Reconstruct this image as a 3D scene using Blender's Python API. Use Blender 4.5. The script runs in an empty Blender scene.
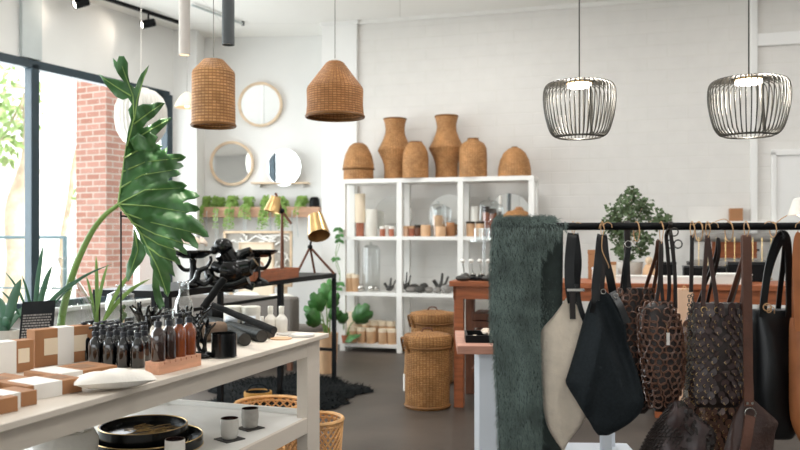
import bpy, bmesh, math, random
from mathutils import Vector, Matrix, noise
from mathutils.geometry import tessellate_polygon
R = math.radians
PI = math.pi
S = bpy.context.scene
C = S.collection
H = 1.45            # eye height
F = 800.0           # focal length in pixels
HY = 236.0          # horizon row
rnd = random.Random(7)

def P(px, py, D):
    return Vector(((px-400)/F*D, D, H-(py-HY)/F*D))
def GZ(px, py, z):
    return P(px, py, (H-z)*F/(py-HY))
def hit(px, o, rz):
    """where the sight line of column px meets the vertical plane through o turned by rz (x right)"""
    a = (px-400)/F
    c, s = math.cos(rz), math.sin(rz)
    # normal of the plane is the local y axis (-s, c)
    n = (-s, c)
    D = (n[0]*o[0]+n[1]*o[1])/(n[0]*a+n[1])
    return Vector((a*D, D, 0))
class Frame:
    def __init__(s, x, y, rz): s.o = Vector((x, y, 0)); s.rz = rz
    def w(s, lx, ly, z=0):
        c, q = math.cos(s.rz), math.sin(s.rz)
        return Vector((s.o.x+lx*c-ly*q, s.o.y+lx*q+ly*c, z))
    def l(s, p):
        c, q = math.cos(s.rz), math.sin(s.rz)
        dx, dy = p[0]-s.o.x, p[1]-s.o.y
        return Vector((dx*c+dy*q, -dx*q+dy*c, p[2] if len(p) > 2 else 0))
    def at(s, px, yo=0):
        """local x of column px on the plane local y = yo"""
        return s.l(hit(px, s.w(0, yo), s.rz)).x

# ---------------------------------------------------------------- materials
def hexc(h):
    v = [int(h[i:i+2], 16)/255 for i in (0, 2, 4)]
    return tuple((c/12.92 if c <= .04045 else ((c+.055)/1.055)**2.4) for c in v)+(1,)
MATS = {}
def mat(name, col, rough=.5, metal=0, var=.12, scale=8, bump=0, bscale=40, stretch=(1, 1, 1), spec=.5, coat=0, trans=0, sheen=0, emit=None, es=1):
    m = bpy.data.materials.new(name); m.use_nodes = True
    nt = m.node_tree; b = nt.nodes['Principled BSDF']
    b.inputs['Roughness'].default_value = rough; b.inputs['Metallic'].default_value = metal
    b.inputs['Specular IOR Level'].default_value = spec
    b.inputs['Coat Weight'].default_value = coat
    b.inputs['Sheen Weight'].default_value = sheen
    b.inputs['Transmission Weight'].default_value = trans
    c = hexc(col) if isinstance(col, str) else col
    tc = nt.nodes.new('ShaderNodeTexCoord'); mp = nt.nodes.new('ShaderNodeMapping')
    mp.inputs['Scale'].default_value = stretch
    nt.links.new(tc.outputs['Object'], mp.inputs['Vector'])
    n = nt.nodes.new('ShaderNodeTexNoise'); n.inputs['Scale'].default_value = scale; n.inputs['Detail'].default_value = 4
    nt.links.new(mp.outputs[0], n.inputs['Vector'])
    r = nt.nodes.new('ShaderNodeValToRGB')
    r.color_ramp.elements[0].position = .3; r.color_ramp.elements[1].position = .7
    r.color_ramp.elements[0].color = tuple(min(1, x*(1-var)) for x in c[:3])+(1,)
    r.color_ramp.elements[1].color = tuple(min(1, x*(1+var)) for x in c[:3])+(1,)
    nt.links.new(n.outputs['Fac'], r.inputs[0]); nt.links.new(r.outputs[0], b.inputs['Base Color'])
    if bump:
        n2 = nt.nodes.new('ShaderNodeTexNoise'); n2.inputs['Scale'].default_value = bscale; n2.inputs['Detail'].default_value = 3
        nt.links.new(mp.outputs[0], n2.inputs['Vector'])
        bp = nt.nodes.new('ShaderNodeBump'); bp.inputs['Strength'].default_value = bump; bp.inputs['Distance'].default_value = .01
        nt.links.new(n2.outputs['Fac'], bp.inputs['Height']); nt.links.new(bp.outputs[0], b.inputs['Normal'])
    if emit:
        b.inputs['Emission Color'].default_value = hexc(emit); b.inputs['Emission Strength'].default_value = es
    MATS[name] = m
    return m
def brickmat(name, c1, c2, mortar, sx, bw, bh, ms, bump, rough=.6, uv=False, rot=None, noisy=0.0, off=.5):
    m = bpy.data.materials.new(name); m.use_nodes = True
    nt = m.node_tree; b = nt.nodes['Principled BSDF']; b.inputs['Roughness'].default_value = rough
    b.inputs['Specular IOR Level'].default_value = .3
    tc = nt.nodes.new('ShaderNodeTexCoord'); mp = nt.nodes.new('ShaderNodeMapping')
    mp.inputs['Scale'].default_value = sx
    src = tc.outputs['UV' if uv else 'Object']
    if rot:      # upright faces: run the courses along x + y and up z
        sp = nt.nodes.new('ShaderNodeSeparateXYZ'); ad0 = nt.nodes.new('ShaderNodeMath'); cb = nt.nodes.new('ShaderNodeCombineXYZ')
        nt.links.new(src, sp.inputs[0]); nt.links.new(sp.outputs[0], ad0.inputs[0]); nt.links.new(sp.outputs[1], ad0.inputs[1])
        nt.links.new(ad0.outputs[0], cb.inputs[0]); nt.links.new(sp.outputs[2], cb.inputs[1]); src = cb.outputs[0]
    nt.links.new(src, mp.inputs['Vector'])
    k = nt.nodes.new('ShaderNodeTexBrick')
    k.inputs['Color1'].default_value = hexc(c1); k.inputs['Color2'].default_value = hexc(c2); k.inputs['Mortar'].default_value = hexc(mortar)
    k.inputs['Scale'].default_value = 1; k.inputs['Brick Width'].default_value = bw; k.inputs['Row Height'].default_value = bh
    k.inputs['Mortar Size'].default_value = ms; k.inputs['Mortar Smooth'].default_value = .6; k.offset = off
    nt.links.new(mp.outputs[0], k.inputs['Vector'])
    n = nt.nodes.new('ShaderNodeTexNoise'); n.inputs['Scale'].default_value = 6; n.inputs['Detail'].default_value = 5
    nt.links.new(tc.outputs['Object'], n.inputs['Vector'])
    mx = nt.nodes.new('ShaderNodeMix'); mx.data_type = 'RGBA'; mx.blend_type = 'MULTIPLY'
    mx.inputs[0].default_value = noisy
    mr = nt.nodes.new('ShaderNodeMapRange'); mr.inputs[1].default_value = .3; mr.inputs[2].default_value = .7; mr.inputs[3].default_value = .55; mr.inputs[4].default_value = 1.3
    nt.links.new(n.outputs['Fac'], mr.inputs[0])
    nt.links.new(k.outputs['Color'], mx.inputs[6]); nt.links.new(mr.outputs[0], mx.inputs[7])
    nt.links.new(mx.outputs[2], b.inputs['Base Color'])
    ad = nt.nodes.new('ShaderNodeMath'); ad.operation = 'MULTIPLY_ADD'; ad.inputs[1].default_value = -1.0
    nt.links.new(k.outputs['Fac'], ad.inputs[0]); nt.links.new(n.outputs['Fac'], ad.inputs[2])
    bp = nt.nodes.new('ShaderNodeBump'); bp.inputs['Strength'].default_value = bump; bp.inputs['Distance'].default_value = .008
    nt.links.new(ad.outputs[0], bp.inputs['Height']); nt.links.new(bp.outputs[0], b.inputs['Normal'])
    MATS[name] = m
    return m
def glassmat(name, col='ffffff', refl=.5, tint=1.0, ior=1.25):
    m = bpy.data.materials.new(name); m.use_nodes = True
    nt = m.node_tree; nt.nodes.remove(nt.nodes['Principled BSDF']); out = nt.nodes['Material Output']
    t = nt.nodes.new('ShaderNodeBsdfTransparent'); g = nt.nodes.new('ShaderNodeBsdfGlossy'); mx = nt.nodes.new('ShaderNodeMixShader')
    c = hexc(col); t.inputs[0].default_value = tuple(x*tint for x in c[:3])+(1,)
    g.inputs['Roughness'].default_value = .03
    n = nt.nodes.new('ShaderNodeTexNoise'); n.inputs['Scale'].default_value = 3
    f = nt.nodes.new('ShaderNodeLayerWeight'); f.inputs['Blend'].default_value = .35
    pw_ = nt.nodes.new('ShaderNodeMath'); pw_.operation = 'POWER'; pw_.inputs[1].default_value = ior
    mm = nt.nodes.new('ShaderNodeMath'); mm.operation = 'MULTIPLY_ADD'; mm.inputs[1].default_value = refl; mm.inputs[2].default_value = .02 if refl < .5 else .075
    nt.links.new(f.outputs['Facing'], pw_.inputs[0]); nt.links.new(pw_.outputs[0], mm.inputs[0]); nt.links.new(mm.outputs[0], mx.inputs[0])
    nt.links.new(t.outputs[0], mx.inputs[1]); nt.links.new(g.outputs[0], mx.inputs[2]); nt.links.new(mx.outputs[0], out.inputs[0])
    MATS[name] = m
    return m
M = MATS
mat('wall_paint', 'e9e8e5', .75, var=.02, scale=2, bump=.08, bscale=30)
mat('trim_paint', 'e6e4df', .55, var=.03, scale=4, bump=.05)
mat('grey_paint', 'bfc6c6', .6, var=.03)
brickmat('white_brick', 'dedbd6', 'dddad5', 'dcd9d3', (1, 1, 1), .46, .15, .008, .35, .7, rot=(R(90), 0, 0), noisy=.06)
brickmat('red_brick', 'cf9a8b', 'bb8372', 'd8c9bd', (1, 1, 1), .24, .085, .012, .5, .9, rot=(R(90), 0, 0), noisy=.2)
brickmat('ceiling_board', 'efede8', 'edebe6', 'd3d0ca', (1, 1, 1), 2.4, 1.2, .006, .3, .8, off=0)
mat('concrete', '4a423b', .45, var=.3, scale=1.6, bump=.06, bscale=14, spec=.4)
mat('pavement', 'c9c5bd', .9, var=.06)
mat('render_wall', 'e8e6e2', .9, var=.03)
mat('frame_metal', '20343e', .45, var=.1)
mat('rail_metal', '6f8b93', .5, var=.1)
mat('black_metal', '101113', .42, var=.2, bump=.05, spec=.15)
mat('black_gloss', '08090a', .2, var=.2, spec=.4)
mat('table_paint', 'dacfc1', .5, var=.03, scale=6, bump=.12, bscale=60, stretch=(1, .1, 1))
mat('white_paint', 'e9e7e2', .5, var=.03, scale=5, bump=.06)
mat('cool_white', 'd9e0e8', .5, var=.03, scale=5)
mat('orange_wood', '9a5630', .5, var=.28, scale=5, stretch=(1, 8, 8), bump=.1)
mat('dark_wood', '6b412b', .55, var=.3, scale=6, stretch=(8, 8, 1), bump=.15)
mat('pink_wood', 'b88672', .55, var=.2, scale=6, stretch=(1, 8, 8), bump=.1)
mat('riser_wood', 'd9a181', .55, var=.12, scale=6, stretch=(8, 1, 8), bump=.1)
mat('pale_wood', 'dcc3a5', .5, var=.15, scale=8, bump=.05)
mat('planter_wood', 'c69c80', .6, var=.2, scale=6, stretch=(1, 8, 8))
mat('card', 'a5754f', .8, var=.06, scale=6, bump=.04)
mat('card_dark', '8f6a4c', .8, var=.1)
mat('paper', 'ece8e2', .8, var=.03)
mat('pouch_cloth', 'efe9df', .85, var=.04, bump=.3, bscale=120)
mat('peach_paper', 'dcb79a', .8, var=.05)
mat('brass', 'd6b27a', .3, metal=.85, var=.1)
mat('gold_wire', 'd2b27c', .35, metal=.9, var=.1)
mat('silver', 'c9c6c0', .22, metal=.95, var=.05)
mat('bronze_wire', '4a4741', .4, metal=.4, var=.2)
mat('mirror', (.93, .94, .94, 1), .02, metal=1, var=.005)
mat('stem_green', '6f8f45', .5, var=.15)
mat('vein_green', '7f9f55', .5, var=.1)
mat('leaf_green', '3a6835', .38, var=.3, scale=10, bump=.15, bscale=25)
mat('fern_green', '7fa04a', .5, var=.3, scale=12)
mat('olive_leaf', '50633f', .55, var=.35, scale=14)
mat('bright_leaf', '3f7434', .45, var=.3, scale=12)
mat('aloe_leaf', '3f6a50', .45, var=.2, scale=6)
mat('tree_leaf', 'a5bd7c', .6, var=.35, scale=4)
mat('bark', 'c9b49c', .9, var=.25, scale=5, bump=.3)
mat('soil', '3b2e25', .95, var=.3)
mat('black_leather', '0b0e11', .36, var=.25, scale=12, bump=.08, bscale=40, spec=.5)
mat('black_cloth', '23282b', .8, var=.18, scale=90, bump=.2, bscale=180, spec=.15)
mat('brown_leather', '3a241d', .45, var=.25, scale=10, bump=.25, bscale=80)
mat('strap_brown', '5b392b', .45, var=.2, scale=10, bump=.15, bscale=80)
mat('dark_brown', '211714', .45, var=.3, scale=12, bump=.2, bscale=70)
mat('plum_brown', '3a2b2a', .36, var=.3, scale=25, bump=.15)
mat('lattice_brown', '6b4a3a', .32, var=.3, scale=20, bump=.1)
mat('tan_leather', 'a8663a', .5, var=.15, scale=10, bump=.15, bscale=60)
mat('cream_suede', 'e2d4c1', .9, var=.1, scale=14, bump=.3, bscale=60, sheen=.2)
mat('twine', 'c99f72', .85, var=.1)
mat('fur_base', '363f3c', .95, var=.2, scale=20)
mat('fur_hair', '6f7e78', .9, var=.35, scale=12)
mat('rug_fur', '0a0e0f', .9, var=.3, scale=16, spec=.15)
mat('amber', '94461a', .1, var=.1, spec=.8, trans=.2, coat=1)
mat('amber_dark', '2e1710', .1, var=.2, spec=.8, coat=1)
mat('dark_bottle', '0a0c10', .12, var=.2, spec=.8, coat=1)
mat('pump_plastic', '10141c', .4, var=.1)
mat('white_ceramic', 'e6e2da', .35, var=.03)
mat('grey_ceramic', 'c8c4bc', .5, var=.06, bump=.2, bscale=60)
mat('speckled_grey', 'a8a39b', .6, var=.12, scale=30, bump=.15)
mat('coffee', '2a1410', .2, var=.1)
mat('slate', '33302e', .6, var=.2, bump=.1)
mat('wax', 'ead9bf', .5, var=.04)
mat('beige_wax', 'd1a982', .55, var=.06)
mat('frosted', 'dfdcd2', .4, var=.03)
mat('terracotta', 'a5644a', .6, var=.12, bump=.08)
mat('log_bark', '6b5a4c', .9, var=.25, scale=9, bump=.5, bscale=30, spec=.2)
mat('stone', '85817c', .8, var=.2, bump=.2)
mat('dark_stone', '45433f', .7, var=.2, bump=.2)
mat('shell', 'ecd9c6', .45, var=.12, scale=18)
mat('grey_fabric', '746d67', .95, var=.08, scale=60, bump=.25, bscale=150)
mat('charred', '0c0d0d', .7, var=.35, scale=14, bump=.5, bscale=40, spec=.15)
mat('olive_roll', '1b1e1c', .6, var=.3, scale=9, bump=.4, bscale=40, spec=.15)
mat('ring_end', '403d39', .8, var=.25, scale=30)
mat('yellow_weave', 'c18b3c', .7, var=.2)
mat('lamp_white', 'e4ded5', .45, var=.02)
mat('tube_grey', '4a4e50', .45, var=.08)
mat('tube_white', 'cfc8c0', .45, var=.04)
mat('lantern_paper', 'dcd8d0', .85, var=.03)
mat('led', 'ffffff', .5, var=0, emit='fff4e2', es=9)
mat('warm_bulb', 'ffffff', .5, var=0, emit='ffdcae', es=6)
mat('rattan_strip', 'd2a169', .55, var=.18, scale=16)
mat('tray_ink', '14110f', .2, var=.4, scale=5, spec=.6)
mat('text_grey', '7c7672', .7, var=.2)
mat('faded_ink', 'b9c0c2', .9, var=.05)
mat('coaster_stone', 'b8b3ad', .7, var=.1)
glassmat('pane', 'fbfdfd', .15, 1.0, 4)
glassmat('clear_glass', 'f7f9f9', 1.1, .99, 1.6)
def wickermat(name, a, b_, c, su, sv):
    return brickmat(name, a, b_, c, (su, sv, 1), 1.0, .5, .11, 1.0, .6, uv=True, noisy=.6, off=.0)
wickermat('wicker', 'd6a16d', 'bd8855', '96683d', 36, 24)
wickermat('wicker_orange', 'cc915c', 'b37947', '87592f', 44, 32)
wickermat('wicker_basket', 'cc9760', 'b17c48', '7a5229', 44, 34)

# ---------------------------------------------------------------- mesh builder
def catmull(pts, k=6):
    pts = [Vector(p) for p in pts]
    if len(pts) < 3: return pts
    out = []
    q = [2*pts[0]-pts[1]]+pts+[2*pts[-1]-pts[-2]]
    for i in range(1, len(q)-2):
        a, b, c, d = q[i-1:i+3]
        for j in range(k):
            t = j/k
            out.append(.5*((2*b)+(c-a)*t+(2*a-5*b+4*c-d)*t*t+(3*b-a-3*c+d)*t**3))
    out.append(pts[-1])
    return out
class MB:
    def __init__(s): s.v = []; s.f = []; s.sm = []; s.uv = {}
    def add(s, vs, fs, smooth=True, uvs=None):
        o = len(s.v); s.v += [Vector(p) for p in vs]
        for i, f in enumerate(fs):
            if uvs: s.uv[len(s.f)] = uvs[i]
            s.f.append([o+k for k in f]); s.sm.append(smooth)
        return s
    def box(s, c, d, rz=0, rx=0, ry=0):
        m = Matrix.Rotation(rz, 3, 'Z') @ Matrix.Rotation(ry, 3, 'Y') @ Matrix.Rotation(rx, 3, 'X')
        vs = [Vector(c)+m @ Vector((x*d[0]/2, y*d[1]/2, z*d[2]/2)) for x in (-1, 1) for y in (-1, 1) for z in (-1, 1)]
        return s.add(vs, [(0, 1, 3, 2), (4, 6, 7, 5), (0, 4, 5, 1), (2, 3, 7, 6), (0, 2, 6, 4), (1, 5, 7, 3)], False)
    def b2(s, x0, x1, y0, y1, z0, z1):
        return s.box(((x0+x1)/2, (y0+y1)/2, (z0+z1)/2), (abs(x1-x0), abs(y1-y0), abs(z1-z0)))
    def tube(s, pts, r, n=8, smooth=0, flat=None):
        pts = [Vector(p) for p in pts]
        if smooth: pts = catmull(pts, smooth)
        L = len(pts)
        rr = (lambda i: r) if not isinstance(r, (list, tuple)) else (lambda i: r[0]+(r[-1]-r[0])*i/max(1, L-1) if len(r) == 2 else r[min(len(r)-1, int(i*len(r)/L))])
        vs = []; up = None
        for i, p in enumerate(pts):
            t = (pts[min(L-1, i+1)]-pts[max(0, i-1)])
            t = t.normalized() if t.length > 1e-9 else Vector((0, 0, 1))
            if up is None: up = Vector((0, 0, 1)) if abs(t.z) < .9 else Vector((1, 0, 0))
            a = t.cross(up)
            if a.length < 1e-4: a = t.cross(Vector((0, 1, .1)))
            a.normalize(); b = a.cross(t).normalized(); up = b
            for k in range(n):
                an = 2*PI*k/n
                vs.append(p+(a*math.cos(an)+b*math.sin(an))*rr(i))
        fs = []
        for i in range(L-1):
            for k in range(n):
                fs.append((i*n+k, i*n+(k+1) % n, (i+1)*n+(k+1) % n, (i+1)*n+k))
        s.add(vs, fs)
        s.add(vs[:n], [tuple(range(n))[::-1]], False); s.add(vs[-n:], [tuple(range(n))], False)
        return s
    def lathe(s, prof, n=32, c=(0, 0, 0), a0=0, a1=2*PI, axis=None):
        c = Vector(c); m = axis.to_3x3() if axis is not None else None
        L = len(prof); full = abs(a1-a0-2*PI) < 1e-6
        vs = []; cols = n if full else n+1
        for r, z in prof:
            for k in range(cols):
                an = a0+(a1-a0)*k/n
                p = Vector((r*math.cos(an), r*math.sin(an), z))
                vs.append(c+(m @ p if m is not None else p))
        dl = [0]
        for i in range(1, L): dl.append(dl[-1]+math.hypot(prof[i][0]-prof[i-1][0], prof[i][1]-prof[i-1][1]))
        tot = dl[-1] or 1
        fs = []; uv = []
        for i in range(L-1):
            for k in range(n):
                k2 = (k+1) % cols
                fs.append((i*cols+k, i*cols+k2, (i+1)*cols+k2, (i+1)*cols+k))
                u0, u1 = k/n, (k+1)/n; v0, v1 = dl[i], dl[i+1]
                uv.append(((u0, v0), (u1, v0), (u1, v1), (u0, v1)))
        return s.add(vs, fs, True, uv)
    def ball(s, c, r, n=12, m=8, q=(1, 1, 1), jit=0, seed=0):
        c = Vector(c); vs = [c+Vector((0, 0, -r*q[2]))]; rr = random.Random(seed)
        for i in range(1, m):
            th = PI*i/m
            for k in range(n):
                ph = 2*PI*k/n; j = 1+jit*(rr.random()-.5)
                vs.append(c+Vector((r*q[0]*math.sin(th)*math.cos(ph), r*q[1]*math.sin(th)*math.sin(ph), -r*q[2]*math.cos(th)))*j if not jit else c+Vector((r*q[0]*math.sin(th)*math.cos(ph)*j, r*q[1]*math.sin(th)*math.sin(ph)*j, -r*q[2]*math.cos(th)*j)))
        vs.append(c+Vector((0, 0, r*q[2])))
        fs = [(0, 1+(k+1) % n, 1+k) for k in range(n)]
        for i in range(m-2):
            for k in range(n): fs.append((1+i*n+k, 1+i*n+(k+1) % n, 1+(i+1)*n+(k+1) % n, 1+(i+1)*n+k))
        e = len(vs)-1; o = 1+(m-2)*n
        fs += [(o+k, o+(k+1) % n, e) for k in range(n)]
        return s.add(vs, fs)
    def torus(s, c, R_, r, nrm=(0, 0, 1), n=24, m=6):
        z = Vector(nrm).normalized(); x = z.orthogonal().normalized(); y = z.cross(x); c = Vector(c)
        vs = []
        for i in range(n):
            a = 2*PI*i/n; d = x*math.cos(a)+y*math.sin(a)
            for k in range(m):
                b = 2*PI*k/m
                vs.append(c+d*(R_+r*math.cos(b))+z*(r*math.sin(b)))
        fs = [(i*m+k, ((i+1) % n)*m+k, ((i+1) % n)*m+(k+1) % m, i*m+(k+1) % m) for i in range(n) for k in range(m)]
        return s.add(vs, fs)
    def disc(s, c, r, nrm, t=.002, n=8):
        z = Vector(nrm).normalized(); x = z.orthogonal().normalized(); y = z.cross(x); c = Vector(c)
        vs = [c+(x*math.cos(2*PI*k/n)+y*math.sin(2*PI*k/n))*r for k in range(n)]
        vs += [v+z*t for v in vs]
        return s.add(vs, [tuple(range(n))[::-1], tuple(range(n, 2*n))]+[(k, (k+1) % n, n+(k+1) % n, n+k) for k in range(n)], False)
    def ribbon(s, pts, w, t, side=(1, 0, 0), k=6, w2=None):
        pts = catmull(pts, k) if k else [Vector(p) for p in pts]
        sd0 = Vector(side).normalized(); vs = []; L = len(pts)
        for i, p in enumerate(pts):
            tg = (pts[min(L-1, i+1)]-pts[max(0, i-1)]).normalized()
            sd = (sd0-tg*sd0.dot(tg))
            sd = sd.normalized() if sd.length > .05 else tg.orthogonal().normalized()
            n = tg.cross(sd)
            ww = w if w2 is None else w+(w2-w)*i/(L-1)
            for a, b in ((-1, -1), (1, -1), (1, 1), (-1, 1)): vs.append(p+sd*a*ww/2+n*b*t/2)
        fs = [(i*4+q, i*4+(q+1) % 4, i*4+4+(q+1) % 4, i*4+4+q) for i in range(L-1) for q in range(4)]
        fs += [(3, 2, 1, 0), (L*4-4, L*4-3, L*4-2, L*4-1)]
        return s.add(vs, fs, False)
    def leaf(s, base, tip, w, nrm=None, bend=.1, k=5):
        """a leaf blade: pointed oval from base to tip, folded a little along its midrib"""
        base, tip = Vector(base), Vector(tip); d = tip-base; L = d.length
        if L < 1e-6: return s
        t = d/L
        n = Vector(nrm) if nrm is not None else Vector((0, -1, .4))
        sd = t.cross(n)
        sd = sd.normalized() if sd.length > 1e-3 else t.orthogonal().normalized()
        n = sd.cross(t)
        vs = []
        for i in range(k+1):
            u = i/k; ww = w*math.sin(PI*min(1, max(0, u))**.8)*.5
            p = base+d*u+n*(bend*L*math.sin(PI*u))-Vector((0, 0, 1))*bend*L*u*u
            vs += [p-sd*ww+n*ww*.25, p, p+sd*ww+n*ww*.25]
        fs = []
        for i in range(k):
            for q in (0, 1): fs.append((i*3+q, i*3+q+1, i*3+q+4, i*3+q+3))
        return s.add(vs, fs)
    def loft(s, rows, n=28, e=.75, wr=0, wf=9, seed=0, cap=True):
        """rows: (z, xl, xr, y_center, half_depth) from top to bottom"""
        vs = []; L = len(rows); per = n
        for i, (z, xl, xr, yc, hd) in enumerate(rows):
            cx, hw = (xl+xr)/2, (xr-xl)/2
            for k in range(n):
                a = 2*PI*k/n; ca, sa = math.cos(a), math.sin(a)
                x = cx+hw*math.copysign(abs(ca)**e, ca); y = yc+hd*math.copysign(abs(sa)**e, sa)
                if wr:
                    q = noise.noise(Vector((x*wf+seed, z*wf*.45, math.copysign(1, sa)*3)))
                    y += wr*q*min(1, abs(sa)*1.5)*(1 if sa >= 0 else -1)
                vs.append((x, y, z))
        fs = [(i*n+k, (i+1)*n+k, (i+1)*n+(k+1) % n, i*n+(k+1) % n) for i in range(L-1) for k in range(n)]
        s.add(vs, fs)
        if cap:
            s.f.append([len(s.v)-n+k for k in range(n)][::-1]); s.sm.append(True)
            o = len(s.v)-n*L
            s.f.append([o+k for k in range(n)]); s.sm.append(False)
        return s
    def build(s, name, m, parent=None, loc=(0, 0, 0), rz=0, bevel=0, sub=0, rot=None, solid=0):
        me = bpy.data.meshes.new(name); me.from_pydata([tuple(v) for v in s.v], [], s.f)
        me.polygons.foreach_set('use_smooth', s.sm)
        if s.uv:
            ul = me.uv_layers.new(name='UVMap')
            for fi, uv in s.uv.items():
                p = me.polygons[fi]
                for j, li in enumerate(p.loop_indices): ul.data[li].uv = uv[j]
        me.materials.append(M[m] if isinstance(m, str) else m)
        me.update(); me.set_sharp_from_angle(angle=R(42))
        o = bpy.data.objects.new(name, me); C.objects.link(o)
        o.location = loc; o.rotation_euler = rot if rot else (0, 0, rz)
        if parent: o.parent = parent
        if solid:
            q = o.modifiers.new('thick', 'SOLIDIFY'); q.thickness = solid; q.offset = 0
        if bevel:
            q = o.modifiers.new('edge', 'BEVEL'); q.width = bevel; q.segments = 2; q.limit_method = 'ANGLE'
        if sub:
            q = o.modifiers.new('smooth', 'SUBSURF'); q.levels = sub; q.render_levels = sub
        return o
def tag(o, label, cat, group=None, kind=None):
    o['label'] = label; o['category'] = cat
    if group: o['group'] = group
    if kind: o['kind'] = kind
    return o
def thing(name, label, cat, loc=(0, 0, 0), rz=0, group=None):
    o = bpy.data.objects.new(name, None); C.objects.link(o)
    o.empty_display_size = .1
    o.location = loc; o.rotation_euler = (0, 0, rz)
    return tag(o, label, cat, group)
def struct(mb, name, m, loc=(0, 0, 0), rz=0, parent=None, bevel=0):
    o = mb.build(name, m, parent, loc, rz, bevel)
    if not parent: o['kind'] = 'structure'
    return o
def kids(o): return [c for c in bpy.data.objects if c.parent == o]
def dup(o, loc, rz=None, label=None, scale=None):
    r = o.copy(); C.objects.link(r); r.location = loc
    if rz is not None: r.rotation_euler = (0, 0, rz)
    if label: r['label'] = label
    if scale: r.scale = scale if hasattr(scale, '__len__') else (scale,)*3
    for ch in kids(o):
        c = ch.copy(); C.objects.link(c); c.parent = r
        for g in kids(ch):
            d = g.copy(); C.objects.link(d); d.parent = c
    return r
ORD = ['first', 'second', 'third', 'fourth', 'fifth', 'sixth', 'seventh', 'eighth', 'ninth', 'tenth']
# ---------------------------------------------------------------- the setting
CEIL = 4.32
fl = [(-3.3, 12.4), (8, 12.4), (8, -5.3), (-11.6, -5.3), (-3.42, 11.3)]
floor = MB().add([(x, y, z) for z in (-.2, 0) for x, y in fl], [(0, 1, 2, 3, 4), (9, 8, 7, 6, 5)]+[(k, 5+k, 5+(k+1) % 5, (k+1) % 5) for k in range(5)], False)
struct(floor, 'floor', 'concrete')
cl = [(-3.3, 12.4), (8, 12.4), (8, -5.3), (-11.6, -5.3), (-3.42, 11.3)]
struct(MB().add([(x, y, z) for z in (CEIL, CEIL+.2) for x, y in cl], [(0, 1, 2, 3, 4), (9, 8, 7, 6, 5)]+[(k, 5+k, 5+(k+1) % 5, (k+1) % 5) for k in range(5)], False), 'ceiling', 'ceiling_board')
WL = Frame(-3.12, 11.2, R(-26))        # left wall: local y runs away along it
BW = Frame(-.55, 10.68, R(-16))        # brick back wall: local x runs right along it
yR = WL.l(hit(169, WL.w(0, 0), WL.rz+R(90))).y
yP = WL.l(hit(34.5, WL.w(0, 0), WL.rz+R(90))).y
step = yR-yP
ends = [yR-i*step for i in range(6)]   # window posts toward the camera
yN = ends[-1]
ZS, ZT = .62, 3.40
w = MB()
w.b2(-.25, 0, -17.5, yN, 0, CEIL); w.b2(-.25, 0, yR, .6, 0, CEIL)
w.b2(-.25, 0, yN, yR, 0, ZS); w.b2(-.25, 0, yN, yR, ZT, CEIL)
struct(w, 'wall_left', 'wall_paint', WL.o, WL.rz)
fr = MB()
for i, y in enumerate(ends):
    fr.b2(-.1, .02, y-.055, y+.055, ZS, ZT)
fr.b2(-.1, .02, yN, yR, ZT-.055, ZT+.045); fr.b2(-.1, .02, yN, yR, ZS, ZS+.08)
# the rounded upper corner at the far end
for k in range(5):
    a = R(90*k/4); r = .16
    fr.box((-.04, yR-.05-r+r*math.sin(a), ZT-.03-r+r*math.cos(a)), (.12, .09, .09), rx=-a)
wf = struct(fr, 'window_1', 'frame_metal', WL.o, WL.rz, bevel=.006)
for i in range(5):
    p = MB().b2(-.045, -.039, ends[i+1]+.05, ends[i]-.05, ZS+.07, ZT-.05).build('pane', 'pane', wf)
struct(MB().b2(0, .14, yN, yR, ZS-.05, ZS), 'trim_1', 'trim_paint', WL.o, WL.rz, bevel=.005)
struct(MB().b2(0, .05, yP-.2, yP+.06, ZT+.05, CEIL), 'trim_2', 'grey_paint', WL.o, WL.rz)
struct(MB().b2(-3.25, -2.83, 11.13, 11.75, 0, CEIL), 'trim_3', 'wall_paint')
struct(MB().b2(-2.2, 1.6, 0, .2, 0, CEIL), 'wall_alcove', 'wall_paint', (-1.6, 11.5, 0), R(-4))
struct(MB().b2(-.5, 8, 0, .25, 0, CEIL), 'wall_back', 'white_brick', BW.o, BW.rz)
x0 = BW.at(322, -.03); x1 = BW.at(357, -.03)
struct(MB().b2(x0, x1, -.04, .9, 0, CEIL).b2(x0-.02, x1+.02, -.06, .9, CEIL-.05, CEIL), 'trim_4', 'wall_paint', BW.o, BW.rz)
# painted pilaster, beam and panelled door frame at the right
xa = BW.at(750, 0); xb = BW.at(757, 0); xc = BW.at(771, 0)
zt1 = H+(HY-27)*9.0/F; zb1 = H+(HY-40)*9.0/F
t = MB().b2(xa, xb, -.05, 0, 0, CEIL)
struct(t, 'trim_5', 'wall_paint', BW.o, BW.rz, bevel=.006)
struct(MB().b2(xb, xb+3, -.05, 0, zb1, zt1), 'trim_6', 'wall_paint', BW.o, BW.rz, bevel=.006)
zd = H+(HY-148)*8.9/F
d = MB().b2(xc, xc+.05, -.05, 0, 0, zd).b2(xc, xc+1.3, -.05, 0, zd-.05, zd+.02).b2(xc+1.25, xc+1.3, -.05, 0, 0, zd).b2(xc+.05, xc+1.25, -.025, 0, 0, zd-.05)
struct(d, 'door_1', 'wall_paint', BW.o, BW.rz, bevel=.006)
# trim strip where brick meets the ceiling
struct(MB().b2(x1, 8, -.03, 0, CEIL-.05, CEIL), 'trim_7', 'trim_paint', BW.o, BW.rz)
struct(MB().b2(6.6, 6.8, -6, 10, 0, CEIL), 'wall_right', 'wall_paint')
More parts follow.
